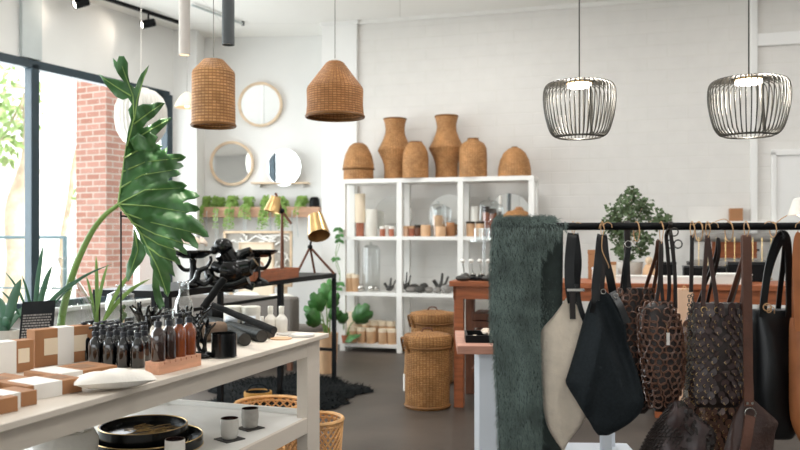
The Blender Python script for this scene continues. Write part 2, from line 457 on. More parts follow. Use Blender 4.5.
# shop front behind the viewer: low wall, lintel, posts and open glazing
q = MB().b2(-14, 8, -5.2, -5, 0, .5).b2(-14, 8, -5.2, -5, 2.9, CEIL).b2(-14, -10.3, -5.2, -5, .5, 2.9).b2(1.5, 8, -5.2, -5, .5, 2.9)
for x in (-8.3, -6.3, -4.3, -2.3, -.3): q.b2(x-.06, x+.06, -5.2, -5, .5, 2.9)
struct(q, 'wall_front', 'wall_paint')

# ---------------------------------------------------------------- outside the window
struct(MB().b2(-60, -3, -20, 60, -.35, -.25), 'ground', 'pavement')
bp_ = P(106, 236, 10.75)
tag(MB().b2(-.56, 0, 0, .5, -.25, 5.5).build('brick_pillar', 'red_brick', None, (bp_.x, bp_.y, 0), R(-26)), 'red brick pillar standing outside the window', 'pillar')
fac = P(30, 236, 26)
o = thing('shop_building', 'pale rendered building across the street with faint lettering', 'building', (fac.x-3, fac.y, -.25), R(-40))
MB().b2(-9, 4.6, 0, 4, 0, 3.7).build('wall', 'render_wall', o)
MB().b2(-9, 4.8, -.3, 4, 3.7, 4.9).build('fascia', 'render_wall', o)
for x in (-6.5, -3.4, .2, 3.2):
    f = MB().b2(x-.75, x+.75, -.06, 0, .4, 3.1).build('window', 'grey_paint', o)
    MB().b2(x-.65, x+.65, -.08, -.05, .5, 3.0).build('pane', 'cool_white', f)
cu = bpy.data.curves.new('lettering', 'FONT'); cu.body = 'ON ARA'; cu.size = .9; cu.extrude = .02
tmp = bpy.data.objects.new('lettering', cu); C.objects.link(tmp); bpy.context.view_layer.update()
lm = bpy.data.meshes.new_from_object(tmp.evaluated_get(bpy.context.evaluated_depsgraph_get())); bpy.data.objects.remove(tmp)
lt = bpy.data.objects.new('lettering', lm); C.objects.link(lt); lm.materials.clear(); lm.materials.append(M['faded_ink'])
lt.location = (1.1, -.33, 3.95); lt.rotation_euler = (R(90), 0, 0); lt.parent = o
def tree(name, label, base, pts, r, crown, n, seed):
    rr = random.Random(seed)
    o = thing(name, label, 'tree', base)
    MB().tube(pts, r, 10, 5).build('trunk', 'bark', o)
    lf = MB()
    for c, rad in crown:
        b = MB().tube([pts[-2], Vector(pts[-1]), Vector(c)], [.05, .02], 6, 4).build('branch', 'bark', o)
        for i in range(n):
            d = Vector((rr.gauss(0, 1), rr.gauss(0, 1), rr.gauss(0, .8))); d = d.normalized()*rad*rr.random()**.4
            p = Vector(c)+d
            lf.leaf(p, p+Vector((rr.uniform(-1, 1), rr.uniform(-1, 1), rr.uniform(-1, .2))).normalized()*.22, .1, (rr.uniform(-1, 1), -1, rr.uniform(-.5, 1)), .1, 3)
    lf.build('foliage', 'tree_leaf', o)
    return o
b0 = P(14, 236, 15); b0.z = -.25
tree('street_tree', 'street tree with a pale forked trunk seen through the left pane', b0,
     [(-.1, 0, 0), (.05, 0, 1.2), (-.05, .1, 2.2), (.25, .1, 3.2), (.2, .2, 4.4)], [.2, .13], [((-.2, 0, 4.5), .7), ((.05, 0, 3.9), .5), ((-.35, .2, 3.5), .45)], 70, 3)
b1 = P(52, 236, 16); b1.z = -.25
tree('street_tree', 'slim street tree behind the window post', b1,
     [(.3, 0, 0), (.2, 0, 1.4), (.35, 0, 2.4), (.5, 0, 3.4), (.9, 0, 4.4)], [.07, .04], [((.9, 0, 4.7), .5), ((.75, 0, 2.6), .25)], 35, 4)
ra = P(65, 236, 12.2)
o = thing('street_railing', 'thin metal railing on the pavement outside the window', 'railing', (ra.x, ra.y, -.25), R(-8))
MB().tube([(-3.2, 0, 1.68), (0, 0, 1.68)], .025).build('rail', 'rail_metal', o)
MB().tube([(-3.2, 0, .9), (0, 0, .9)], .015).build('rail', 'rail_metal', o)
for x in (0, -1.6, -3.2): MB().tube([(x, 0, 0), (x, 0, 1.7)], .035).build('post', 'rail_metal', o)

# ---------------------------------------------------------------- camera, world, lights
cam = bpy.data.cameras.new('camera'); co = bpy.data.objects.new('camera', cam); C.objects.link(co)
co.location = (0, 0, H); co.rotation_euler = (R(90), 0, 0)
cam.sensor_width = 36; cam.lens = 36; cam.shift_y = (HY-225)/800; cam.clip_start = .05
cam.dof.use_dof = True; cam.dof.focus_distance = 3.95; cam.dof.aperture_fstop = 2.5
S.camera = co
W = bpy.data.worlds.new('sky'); S.world = W; W.use_nodes = True
bg = W.node_tree.nodes['Background']; bg.inputs[0].default_value = (.93, .97, 1, 1); bg.inputs[1].default_value = 2.6
sun = bpy.data.lights.new('sun', 'SUN'); sun.energy = 5; sun.angle = R(3); sun.color = (1, .96, .9)
so = bpy.data.objects.new('sun', sun); C.objects.link(so); so.rotation_euler = Vector((-.75, .25, -.6)).to_track_quat('-Z', 'Y').to_euler()
def light(kind, name, loc, power, col=(1, 1, 1), size=.1, rot=(0, 0, 0), sy=None, blend=.5, angle=R(80)):
    l = bpy.data.lights.new(name, kind); l.energy = power; l.color = col
    if kind == 'AREA':
        l.size = size
        if sy: l.shape = 'RECTANGLE'; l.size_y = sy
        else: l.shape = 'DISK'
    elif kind == 'SPOT': l.spot_size = angle; l.spot_blend = blend; l.shadow_soft_size = size
    else: l.shadow_soft_size = size
    o = bpy.data.objects.new(name, l); C.objects.link(o); o.location = loc; o.rotation_euler = rot
    return o
# daylight through the left windows and the shop front
c_ = WL.w(-.35, (yN+yR)/2)
light('AREA', 'window_daylight', (c_.x, c_.y, (ZS+ZT)/2), 500, (.93, .97, 1), yR-yN, (R(90), 0, WL.rz-R(90)), ZT-ZS)
# fill lamps added under the ceiling, out of view, to brighten the room
for x, y, pw_ in [(-2.6, 3.6, 36), (.6, 3.4, 26), (3.4, 3.4, 18), (-1.8, 6.2, 34), (1.2, 6.0, 38), (4.2, 5.6, 20), (-2.4, 9.0, 16), (.6, 8.4, 27), (3.9, 7.4, 18), (2.0, .9, 34)]:
    light('AREA', 'ceiling_fill', (x, y, CEIL-.03), pw_, (1, .985, .965), .35)
S.view_settings.view_transform = 'Standard'; S.view_settings.look = 'None'
S.view_settings.exposure = .13; S.view_settings.gamma = 1; S.view_settings.use_curve_mapping = False
S.cycles.max_bounces = 10; S.cycles.transparent_max_bounces = 24; S.cycles.use_denoising = True
S.cycles.sample_clamp_indirect = 6

# ---------------------------------------------------------------- hanging lamps and ceiling tracks
def wicker_lamp(name, label, px, D, prof, ytop, py0):
    """prof in pixels: (radius, row)"""
    k = D/F; b = P(px, py0, D)
    o = thing(name, label, 'pendant lamp', (b.x, b.y, CEIL), 0, 'wicker pendant lamps')
    z = lambda row: H-(row-HY)*k-CEIL
    pr = [(r*k, z(row)) for r, row in prof]
    out = pr+[(r-.012, zz) for r, zz in pr[::-1]]
    MB().lathe(out, 48).build('shade', 'wicker_orange' if prof[-1][0] > 25 else 'wicker', o)
    MB().torus((0, 0, pr[-1][1]), pr[-1][0]-.004, .012, n=48).build('rim', 'wicker_basket', o)
    MB().tube([(0, 0, 0), (0, 0, pr[0][1]+.02)], .0032, 6).build('cord', 'stone', o)
    MB().lathe([(0, 0), (.055, 0), (.055, -.03), (0, -.03)], 20).build('ceiling_rose', 'lamp_white', o)
    MB().lathe([(0, pr[0][1]+.012), (.025, pr[0][1]+.01), (.03, pr[0][1]-.06), (0, pr[0][1]-.06)], 16).build('lamp_holder', 'lamp_white', o)
    MB().ball((0, 0, pr[0][1]-.11), .045).build('bulb', 'lamp_white', o)
wicker_lamp('wicker_pendant', 'tall cylindrical wicker pendant lamp beside the round mirrors', 213.5, 5.6,
            [(10, 60), (20.5, 71.5), (21.3, 74), (21.3, 95), (21.7, 125.5)], 60, 60)
wicker_lamp('wicker_pendant', 'wide wicker pendant lamp with a conical top', 335, 5.5,
            [(6.5, 61.5), (9, 63), (27.5, 87.5), (28.3, 90), (28, 105), (29, 116.5)], 61, 60)
def wire_lamp(label, px, D, ytop, hw, hh):
    k = D/F; b = P(px, ytop, D); zt = b.z-CEIL
    o = thing('wire_pendant', label, 'pendant lamp', (b.x, b.y, CEIL), 0, 'wire cage pendant lamps')
    prof = [(.32, 0), (.62, .005), (.86, .035), (.965, .11), (1, .26), (.98, .47), (.92, .68), (.83, .87), (.72, .97), (.6, 1)]
    pr = [(r*hw*k, zt-z*hh*k) for r, z in prof]
    m = MB(); n = 46
    for i in range(n):
        a = 2*PI*i/n
        m.tube([(r*math.cos(a), r*math.sin(a), z) for r, z in pr], .0034, 5, 3)
    m.build('wire_cage', 'bronze_wire', o)
    MB().torus((0, 0, pr[-1][1]), pr[-1][0], .006, n=48).build('bottom_ring', 'bronze_wire', o)
    MB().lathe([(0, zt+.012), (.3*hw*k, zt+.012), (.36*hw*k, zt+.004), (.36*hw*k, zt-.01), (0, zt-.01)], 40).build('lamp_plate', 'gold_wire', o)
    MB().lathe([(.005, zt-.011), (.33*hw*k, zt-.011), (.33*hw*k, zt-.028), (.005, zt-.028)], 40).build('led_disc', 'led', o)
    MB().tube([(0, 0, 0), (0, 0, zt+.01)], .004, 6).build('cord', 'bronze_wire', o)
    MB().lathe([(0, 0), (.06, 0), (.06, -.025), (0, -.025)], 24).build('ceiling_rose', 'lamp_white', o)
    MB().tube([(.27*hw*k, -.1*hw*k, zt-.02), (.28*hw*k, -.3*hw*k, zt-hh*k)], .009, 6).build('rod', 'bronze_wire', o)
    light('POINT', 'pendant_led', (b.x, b.y, CEIL+zt-.07), 9, (1, .95, .86), .04)
wire_lamp('rounded wire cage pendant lamp left of the other one', 579.3, 4.5, 82, 35.5, 55)
wire_lamp('rounded wire cage pendant lamp nearest the right edge', 748.7, 4.25, 78.5, 38.5, 57)
for nm, lb, px, yb, D, mt, r in (('tube_pendant', 'pale slim tube pendant hanging left of the dark one', 184.5, 55, 4.6, 'tube_white', 5.6), ('tube_pendant', 'dark grey slim tube pendant hanging from the ceiling', 228.3, 45, 4.7, 'tube_grey', 6.2)):
    b = P(px, yb, D); k = D/F
    o = thing(nm, lb, 'pendant lamp', (b.x, b.y, CEIL))
    zb = b.z-CEIL
    MB().lathe([(r*k*.8, zb+.02), (r*k*.85, zb), (r*k, zb), (r*k, -.6), (0, -.6)], 24).build('tube', mt, o)
    MB().lathe([(0, zb+.012), (r*k*.8, zb+.012), (r*k*.8, zb+.03), (0, zb+.03)], 20).build('bulb', 'warm_bulb' if mt == 'tube_white' else 'lamp_white', o)
    MB().tube([(0, 0, 0), (0, 0, -.6)], .005, 6).build('cord', 'tube_grey', o)
    MB().lathe([(0, 0), (.05, 0), (.05, -.025), (0, -.025)], 20).build('ceiling_rose', mt, o)
    if mt == 'tube_white': light('SPOT', 'tube_spot', (b.x, b.y, b.z-.02), 40, (1, .92, .8), .03, (0, 0, 0))
def cz(px, py): return GZ(px, py, CEIL-.03)
def track(label, a, b, spots):
    o = thing('ceiling_track', label, 'track light', (a.x, a.y, CEIL))
    d = b-a; L = d.length; rz = math.atan2(d.y, d.x); o.rotation_euler = (0, 0, rz)
    MB().b2(0, L, -.02, .02, -.04, 0).build('rail', 'black_metal', o)
    for s, aim in spots:
        h = MB().tube([(s, 0, -.04), (s, 0, -.12)], .012, 8).build('spot_stem', 'black_metal', o)
        aim = Matrix.Rotation(-rz, 3, 'Z') @ Vector(aim).normalized()
        c = Vector((s, 0, -.16))
        q = aim.to_track_quat('Z', 'Y').to_matrix().to_4x4()
        hd = MB().lathe([(0, -.08), (.05, -.08), (.055, .09), (.047, .09), (.04, .06)], 20, c, axis=q).build('spot_head', 'black_metal', o)
        MB().lathe([(0, .075), (.048, .075), (.048, .08), (0, .08)], 20, c, axis=q).build('spot_lens', 'led', hd)
        wp = o.matrix_basis @ (c+aim*.1)
        wd = Matrix.Rotation(rz, 3, 'Z') @ aim
        light('SPOT', 'track_spot', Vector((a.x, a.y, CEIL))+Matrix.Rotation(rz, 3, 'Z') @ (c+aim*.11), 4, (1, .86, .72), .04, (-wd).to_track_quat('Z', 'Y').to_euler(), angle=R(95), blend=.8)
a, b = cz(70, -12), cz(180, 23.5)
L = (b-a).length
track('black ceiling track with two spotlights above the big window', a, b, [(L*.09, (-.7, -.6, -.4)), (L*.68, (-.75, -.5, -.3))])
a, b = cz(192, 5), cz(243, 24)
o = thing('ceiling_pipe', 'thin conduit ending in a hook near the ceiling', 'conduit', (a.x, a.y, CEIL)); d = b-a
MB().tube([(0, 0, -.03), (d.x, d.y, -.03)], .016, 8).build('pipe', 'grey_paint', o)
MB().tube([(d.x, d.y, -.05), (d.x, d.y, .0)], .02, 8).build('hook', 'tube_grey', o)
# ---------------------------------------------------------------- the white display table on the left
TZ = .87
TF = Frame(-.424, 4.78, R(-19.1))      # far right corner of the table top; local y runs away
TW, TL = 1.3, 3.3
t = thing('display_table', 'white painted display table with a lower shelf on the left', 'table', TF.o, TF.rz)
MB().b2(-TW, 0, -TL, 0, TZ-.026, TZ).build('tabletop', 'table_paint', t, bevel=.004)
ap = MB().b2(-.07, -.045, -TL+.1, -.2, TZ-.115, TZ-.026).b2(-TW+.045, -TW+.07, -TL+.1, -.2, TZ-.115, TZ-.026)
ap.b2(-TW+.1, -.1, -.07, -.045, TZ-.115, TZ-.026).b2(-TW+.1, -.1, -TL+.05, -TL+.075, TZ-.115, TZ-.026)
ap.build('apron', 'table_paint', t)
for x0, x1 in ((-.112, -.042), (-TW+.042, -TW+.112)):
    for y0, y1 in ((-.205, -.04), (-TL+.04, -TL+.205)):
        MB().b2(x0, x1, y0, y1, 0, TZ-.026).build('leg', 'table_paint', t, bevel=.003)
SZ = .40
MB().b2(-TW+.06, -.05, -TL+.12, -.11, SZ-.02, SZ).build('shelf', 'white_paint', t)
MB().b2(-.066, -.044, -TL+.2, -.2, SZ-.085, SZ+.004).b2(-TW+.044, -TW+.066, -TL+.2, -.2, SZ-.085, SZ+.004).build('shelf_rail', 'table_paint', t, bevel=.003)
MB().b2(-TW+.11, -.112, -.125, -.10, SZ-.02, SZ+.03).build('end_strip', 'white_paint', t, bevel=.003)
def tp(px, py, z=TZ): return GZ(px, py, z)
TR = TF.rz

# riser and the four amber bottles on it
a, b = tp(159.3, 375.3), tp(201.3, 365.3)
L = (b-a).length; rz = math.atan2(b.y-a.y, b.x-a.x)-R(90)
o = thing('bottle_riser', 'notched pale wooden riser carrying four amber bottles', 'riser', a, rz)
m = MB(); nn = 8; g = .005; sl = (L-(nn-1)*g)/nn
m.b2(-.075, 0, 0, L, .0, .040)
for i in range(nn): m.b2(-.075, 0, i*(sl+g), i*(sl+g)+sl, .040, .053)
m.build('block', 'riser_wood', o, bevel=.0015)
def bottle(name, label, mt, loc, h=.185, r=.031, group=None):
    o = thing(name, label, 'bottle', loc, 0, group)
    k = h/.185
    MB().lathe([(0, 0), (r*.93, 0), (r, .005*k), (r, .098*k), (r*.96, .108*k), (r*.75, .122*k), (r*.48, .131*k), (r*.42, .138*k), (r*.42, .142*k), (0, .142*k)], 24).build('body', mt, o)
    cp = MB().lathe([(0, .139*k), (r*.52, .139*k), (r*.52, .158*k), (r*.45, .161*k), (r*.2, .162*k), (r*.2, .174*k), (0, .174*k)], 16)
    cp.build('pump_collar', 'pump_plastic', o)
    MB().box((-.009, 0, .179*k), (.038, .017, .011), ry=R(-6)).lathe([(0, .173*k), (r*.42, .173*k), (r*.42, .184*k), (0, .185*k)], 14).build('pump_head', 'pump_plastic', o, bevel=.002)
    return o
Rf = Frame(a.x, a.y, rz)
names = [('amber_dark', 'dark amber pump bottle at the left end of the riser'), ('amber_dark', 'dark amber pump bottle second from the left on the riser'), ('amber', 'orange amber pump bottle third from the left on the riser'), ('amber', 'orange amber pump bottle at the right end of the riser')]
for i, (mt, lb) in enumerate(names):
    p = Rf.w(-.0375, .038+i*(L-.076)/3, TZ+.053)
    q = bottle('pump_bottle', lb, mt, p, .19, .031, 'amber pump bottles on the wooden riser'); q.rotation_euler = (0, 0, R(30+i*17))
# dark bottles in rows behind the riser
dk = bottle('pump_bottle', 'x', 'dark_bottle', (0, 0, 0), .178, .030, 'dark pump bottles behind the riser')
rows = [('front', 4, tp(109.5, 369), tp(139, 366.5)), ('second', 5, None, None), ('third', 6, None, None), ('back', 6, None, None)]
u = (TF.w(1, 0)-TF.w(0, 0)); v = TF.w(0, 1)-TF.w(0, 0)
first = True
p0 = tp(138, 367.5); p0.z = TZ
for ri, (rn, n, sh) in enumerate((('front', 4, 0), ('second', 4, .02), ('third', 5, .05), ('back', 5, .06))):
    for i in range(n):
        ang = R(22)
        dirx = Vector((-math.cos(R(-10)), -math.sin(R(-10)), 0))
        p = p0+dirx*(i*.068-(ri % 2)*.03)+Vector((-.30, .95, 0))*ri*.085
        p.z = TZ
        lb = f'dark pump bottle, {ORD[n-1-i]} from the left in the {rn} row behind the riser'
        if first: dk.location = p; dk['label'] = lb; first = False
        else: dup(dk, p, R(rnd.uniform(-60, 60)), lb)

# kraft gift boxes
def box_base(px, py, z=TZ): return GZ(px, py, z)
def kraft(label, loc, rz, w, d, h, band=(.4, .62), window=None, face='front', lidt=.004):
    """w along local x, d along local y (away), h up; origin at the near left lower corner"""
    o = thing('gift_box', label, 'gift box', loc, rz, 'kraft gift boxes on the table')
    MB().b2(0, w, 0, d, 0, h).build('carton', 'card', o, bevel=.002)
    e = .0015
    if band:
        x0, x1 = band[0]*w, band[1]*w
        MB().b2(x0, x1, -e, d+e, -0.0, h+e).build('paper_band', 'paper', o)
    if window:
        for (a0, a1) in window:
            if face == 'front': MB().b2(a0*w, a1*w, -e*.8, 0, h*.3, h*.75).build('window', 'wax' if band else 'card_dark', o)
            else: MB().b2(a0*w, a1*w, d*.25, d*.75, h, h+e*.8).build('window', 'card_dark', o)
    return o
kz = R(16)
p = tp(35, 368); q = tp(92.5, 360)
rzA = math.atan2(q.y-p.y, q.x-p.x); wA = (q-p).length
kraft('kraft gift box standing on edge with a white paper band', p, rzA, wA, .07, .165, (.38, .66), [(.15, .38), (.66, .9)])
p2 = tp(-14, 377.5)
kraft('kraft gift box standing at the left edge with an empty window', p2, rzA, .205, .07, .135, (.1, .62), [(.66, .9)])
pz = tp(-2, 406); pq = tp(74, 392)
rzB = math.atan2(pq.y-pz.y, pq.x-pz.x)
# four flat boxes spread in front
p = tp(30, 397); kraft('flat kraft box under the white pouch with a wide paper band', TF.w(*TF.l(tp(52, 386))[:2], TZ), rzB, .30, .19, .04, (.1, .45), [(.55, .8)], 'top')
kraft('flat kraft box second from the front with a white band', tp(27, 401.5), rzB, .22, .16, .052, (.12, .62), [(.68, .9)], 'top')
kraft('flat kraft box lying at the left edge behind the front one', tp(-40, 403), rzB, .27, .18, .05, (.0, .3), [(.45, .8)], 'top')
kraft('small kraft box nearest the front left corner', tp(-30, 420.5), rzB, .16, .1, .05, None, None)
kraft('small half white kraft box beside the front corner box', tp(3, 411), rzB+R(2), .125, .13, .05, (.0, .5), None)
p = tp(121, 390)
o = thing('cloth_pouch', 'puffy white cloth pouch lying in front of the riser', 'pouch', p, R(24))
m = MB(); nx, ny = 20, 14; L_, W_ = .29, .16
vs = []
for sgn in (1, -1):
    for i in range(nx+1):
        for j in range(ny+1):
            x, y = i/nx*2-1, j/ny*2-1
            hgt = (max(0, (1-x*x))**.6*max(0, (1-y*y))**.6)
            z = .012+sgn*.036*hgt+(.004*math.sin(9*x+4*y)*hgt if sgn > 0 else 0)
            pin = 1-.06*(1-abs(x))*abs(y)
            vs.append((x*L_/2*pin-.02, y*W_/2+.03, z+.026))
fs = []
for s_ in (0, 1):
    o_ = s_*(nx+1)*(ny+1)
    for i in range(nx):
        for j in range(ny):
            k = o_+i*(ny+1)+j; f = (k, k+ny+1, k+ny+2, k+1); fs.append(f if s_ == 0 else f[::-1])
m.add(vs, fs).build('pouch', 'pouch_cloth', o)

# black card sign with rows of small pale print
p = tp(17, 358.5)
D = p.y
o = thing('card_sign', 'black card sign with pale print behind the kraft boxes', 'sign', (p.x, p.y, TZ), R(-6))
o.rotation_euler = (R(-14), R(-4), R(-10))
wS, hS = 37*D/F, 57*D/F
MB().b2(0, wS, 0, .004, 0, hS).build('card', 'black_metal', o)
m = MB()
for r in range(9):
    x = .012; z = hS*.74-r*hS*.048
    while x < wS-.02:
        w_ = rnd.uniform(.006, .018); m.b2(x, min(x+w_, wS-.012), -.001, 0, z, z+hS*.028); x += w_+.004
m.build('printed_lines', 'text_grey', o)
MB().b2(wS*.4, wS*.6, .004, .03, 0, .008).build('easel_foot', 'black_metal', o)

# glassware
def glass(name, label, cat, loc, prof, n=32, group='clear glassware on the display table', sub=None):
    o = thing(name, label, cat, loc, 0, group)
    inner = [(max(0.0, r-.003), z+(.004 if i == 0 else 0)) for i, (r, z) in enumerate(prof)]
    MB().lathe(prof, n).build('vessel', 'clear_glass', o)
    if prof[-1][0] > .01: MB().torus((0, 0, prof[-1][1]), prof[-1][0], .0028, n=n).build('lip', 'clear_glass', o)
    MB().lathe([(0, .001), (prof[0][0]*.9, .001), (prof[0][0]*.9, .006), (0, .006)], n).build('base', 'clear_glass', o)
    if sub: sub(o)
    return o
vaseP = tp(66, 341)
glass('glass_vase', 'wide necked clear glass vase holding the big leaf', 'vase', vaseP, [(.10, 0), (.14, .02), (.155, .10), (.14, .2), (.085, .30), (.042, .36), (.036, .42), (.05, .46)])
glass('glass_jar', 'lidded clear glass jar behind the middle of the bottles', 'jar', tp(121, 334), [(.088, 0), (.088, .15), (.086, .19), (.075, .235), (.02, .26), (.02, .275), (.03, .29)])
glass('glass_tumbler', 'clear glass tumbler beside the twig coral', 'glass', tp(145, 339), [(.055, 0), (.06, .17)])
glass('glass_tumbler', 'clear glass tumbler behind the amber bottles', 'glass', tp(164, 338), [(.052, 0), (.058, .16)])
glass('glass_bottle', 'clear faceted glass decanter near the black figure', 'bottle', tp(184, 335), [(.05, 0), (.055, .16), (.05, .2), (.03, .24), (.028, .30), (.036, .31)], 12)

# the big leaf
D0 = vaseP.y
def LP(px, py, dd=0): return P(px, py, D0+dd)-vaseP
o = thing('philodendron_leaf', 'huge lobed green leaf arching from the glass vase', 'leaf', vaseP)
st = [LP(60, 332), LP(64, 306), LP(75, 268, -.05), (LP(90, 235, -.08)), LP(104, 216, -.06), LP(118, 205, 0)]
MB().tube(st, [.022, .011], 10, 6).build('stalk', 'stem_green', o)
def depth(px, py):
    return -.02+.0022*abs(px-118)+.05*math.sin((py-90)/33)*min(1, abs(px-118)/40)+.022*math.sin(px/9+py/14)+.012*math.sin(px/3.1-py/4.3)*min(1, abs(px-118)/30)+.014*math.sin(math.atan2(py-206, px-112)*19)*min(1, math.hypot(px-118, py-206)/45)
def blade(name, out, dd=0, parent=None, rib=None):
    poly = [Vector((x, y, 0)) for x, y in out]
    bm = bmesh.new(); vv = [bm.verts.new((x, -y, 0)) for x, y in out]
    bm.faces.new(vv)
    bmesh.ops.triangulate(bm, faces=bm.faces[:])
    bmesh.ops.subdivide_edges(bm, edges=bm.edges[:], cuts=2, use_grid_fill=True)
    bmesh.ops.subdivide_edges(bm, edges=bm.edges[:], cuts=1, use_grid_fill=True)
    for v in bm.verts:
        px, py = v.co.x, -v.co.y
        v.co = LP(px, py, depth(px, py)+dd)
    me = bpy.data.meshes.new(name); bm.to_mesh(me); bm.free()
    for p in me.polygons: p.use_smooth = True
    me.materials.append(M['leaf_green'])
    ob = bpy.data.objects.new(name, me); C.objects.link(ob); ob.parent = o
    q = ob.modifiers.new('thick', 'SOLIDIFY'); q.thickness = .003; q.offset = 0
    if rib:
        m = MB()
        for r in rib:
            for sdd in (-.006,):
                pts = []
                for i in range(len(r)-1):
                    for k in range(5):
                        x = r[i][0]+(r[i+1][0]-r[i][0])*k/5; y = r[i][1]+(r[i+1][1]-r[i][1])*k/5
                        pts.append(LP(x, y, depth(x, y)+dd+sdd))
                pts.append(LP(*r[-1], depth(*r[-1])+dd+sdd))
                m.tube(pts, [.0052, .0018], 6)
        m.build('vein', 'vein_green', ob)
    return ob
main0 = [(x/2.815+100, y/2.815+140) for x, y in ((50,180), (54,150), (62,100), (68,55), (75,14), (88,6), (104,16), (112,4), (128,14), (140,2), (156,18), (168,10), (172,30), (190,20), (188,40), (210,38), (243,48), (216,62), (236,74), (206,82), (228,96), (200,104), (188,116), (214,116), (246,128), (222,140), (252,142), (281,158), (248,168), (232,176), (262,182), (282,196), (254,202), (240,208), (270,222), (290,246), (307,273), (276,266), (256,262), (270,282), (276,306), (250,288), (228,276), (234,300), (246,324), (222,308), (206,300), (214,326), (228,352), (204,338), (196,340), (206,366), (212,386), (194,374), (198,408), (191,441), (178,418), (164,398), (150,368), (140,330), (125,300), (110,265), (90,230), (70,205))]
main = []
for i, q in enumerate(main0):     # tiny teeth along the margin
    n_ = main0[(i+1) % len(main0)]; main.append(q); dx, dy = n_[0]-q[0], n_[1]-q[1]; L_ = math.hypot(dx, dy)
    if L_ > 8 and q[0] > 132 and n_[0] > 132: main.append((q[0]+dx*.5+dy/L_*1.3, q[1]+dy*.5-dx/L_*1.3))
blade('blade', main, 0, None, [[(118, 204), (122, 175), (126, 145)], [(118, 204), (145, 190), (180, 188)], [(118, 204), (150, 206), (185, 212)], [(118, 204), (140, 232), (158, 268), (167, 294)],
       [(120, 188), (142, 175), (172, 170)], [(122, 172), (145, 162), (180, 158)], [(124, 158), (142, 148), (152, 143)], [(124, 213), (150, 222), (200, 234)], [(131, 222), (155, 234), (192, 246)], [(139, 232), (158, 244), (182, 252)], [(147, 246), (160, 256), (176, 262)]])
upper = [(126, 146), (128, 132), (131, 120), (128, 110), (132, 104), (128, 98), (123, 100), (116, 97), (110, 90), (105, 84), (99, 74), (107, 78), (115, 79), (124, 82), (118, 74), (114, 66), (113, 58), (117, 62), (119, 56), (124, 56), (128, 63), (128, 74), (130, 84), (135, 88), (138, 80), (141, 74), (149, 65), (147, 72), (143, 80), (141, 90), (139, 98),
         (138, 106), (143, 104), (150, 104), (158, 102), (165, 103), (160, 110), (154, 117), (147, 122), (143, 128), (152, 124), (160, 119), (172, 118), (165, 126), (157, 134), (151, 140), (145, 142), (138, 148), (131, 150)]
blade('blade', upper, -.03, None, [[(127, 146), (134, 118), (133, 96), (122, 66)], [(134, 120), (137, 100), (147, 68)], [(131, 96), (118, 88), (103, 78)], [(134, 124), (150, 112), (162, 104)], [(131, 142), (150, 130), (168, 120)]])
blade('blade', [(134, 228), (138, 238), (144, 246), (146, 254), (142, 262), (135, 270), (128, 282), (126, 276), (127, 264), (131, 254), (133, 243)], .05, None, [[(135, 232), (138, 250), (129, 276)]])
blade('blade', [(153, 268), (158, 276), (160, 290), (165, 306), (160, 312), (155, 300), (152, 286)], .06)
blade('blade', [(130, 140), (138, 133), (146, 138), (150, 132), (158, 137), (155, 143), (163, 146), (156, 150), (145, 152), (134, 150)], -.07)
# thin black rod with a hooked top
p = tp(121, 352)
D_ = p.y
hR = (352-216)*D_/F
tag(MB().tube([(0, 0, 0), (0, 0, hR-.03), (.0, 0, hR-.005), (.012, 0, hR), (.03, 0, hR-.004)], .0045, 8, 4).lathe([(0, 0), (.04, 0), (.04, .006), (0, .006)], 20).build('display_hook', 'black_metal', None, p), 'thin black metal rod with a hooked top', 'display hook')

# twiggy black corals
def coral(label, loc, h, seed, mt='black_gloss'):
    rr = random.Random(seed)
    o = thing('twig_coral', label, 'ornament', loc, 0, 'black coral ornaments')
    m = MB()
    def grow(p, d, L, r, lv):
        e = p+d*L; m.tube([p, p+d*L*.5+Vector((rr.uniform(-.1, .1), rr.uniform(-.1, .1), 0))*L, e], [r, r*.72], 6)
        if lv == 0: m.ball(e, r*.95, 6, 4); return
        for k in range(3 if lv > 1 else 2):
            nd = (d+Vector((rr.uniform(-.85, .85), rr.uniform(-.6, .6), rr.uniform(-.05, .5)))).normalized()
            grow(p+d*L*rr.uniform(.55, 1), nd, L*rr.uniform(.6, .8), r*.7, lv-1)
    for k in range(3):
        grow(Vector((rr.uniform(-.015, .015), rr.uniform(-.01, .01), .015)), Vector((rr.uniform(-.4, .4), rr.uniform(-.3, .3), 1)).normalized(), h*.42, h*.05, 2)
    m.build('branches', mt, o)
    MB().ball((0, 0, .015), .05, 14, 8, (1, .9, .4)).build('base', mt, o)
    return o
coral('black twig coral behind the second amber bottle', tp(146, 347), .27, 2)
coral('black twig coral left of the twig by the black jar', tp(189, 346), .25, 5)
coral('tall black coral beside the black candle jar', tp(202, 358), .22, 9)
# black candle jar
p = tp(224, 357)
o = thing('candle_jar', 'glossy black glass candle jar on the table edge', 'candle', p)
MB().lathe([(0, 0), (.055, 0), (.06, .004), (.061, .115), (.057, .115), (.055, .02), (0, .02)], 32).build('jar', 'black_gloss', o)
MB().lathe([(0, .02), (.0545, .02), (.0545, .08), (0, .082)], 24).build('wax', 'charred', o)
MB().lathe([(0, 0), (.062, 0), (.062, .006), (0, .006)], 32, (0, 0, 0)).build('glass_foot', 'clear_glass', o)
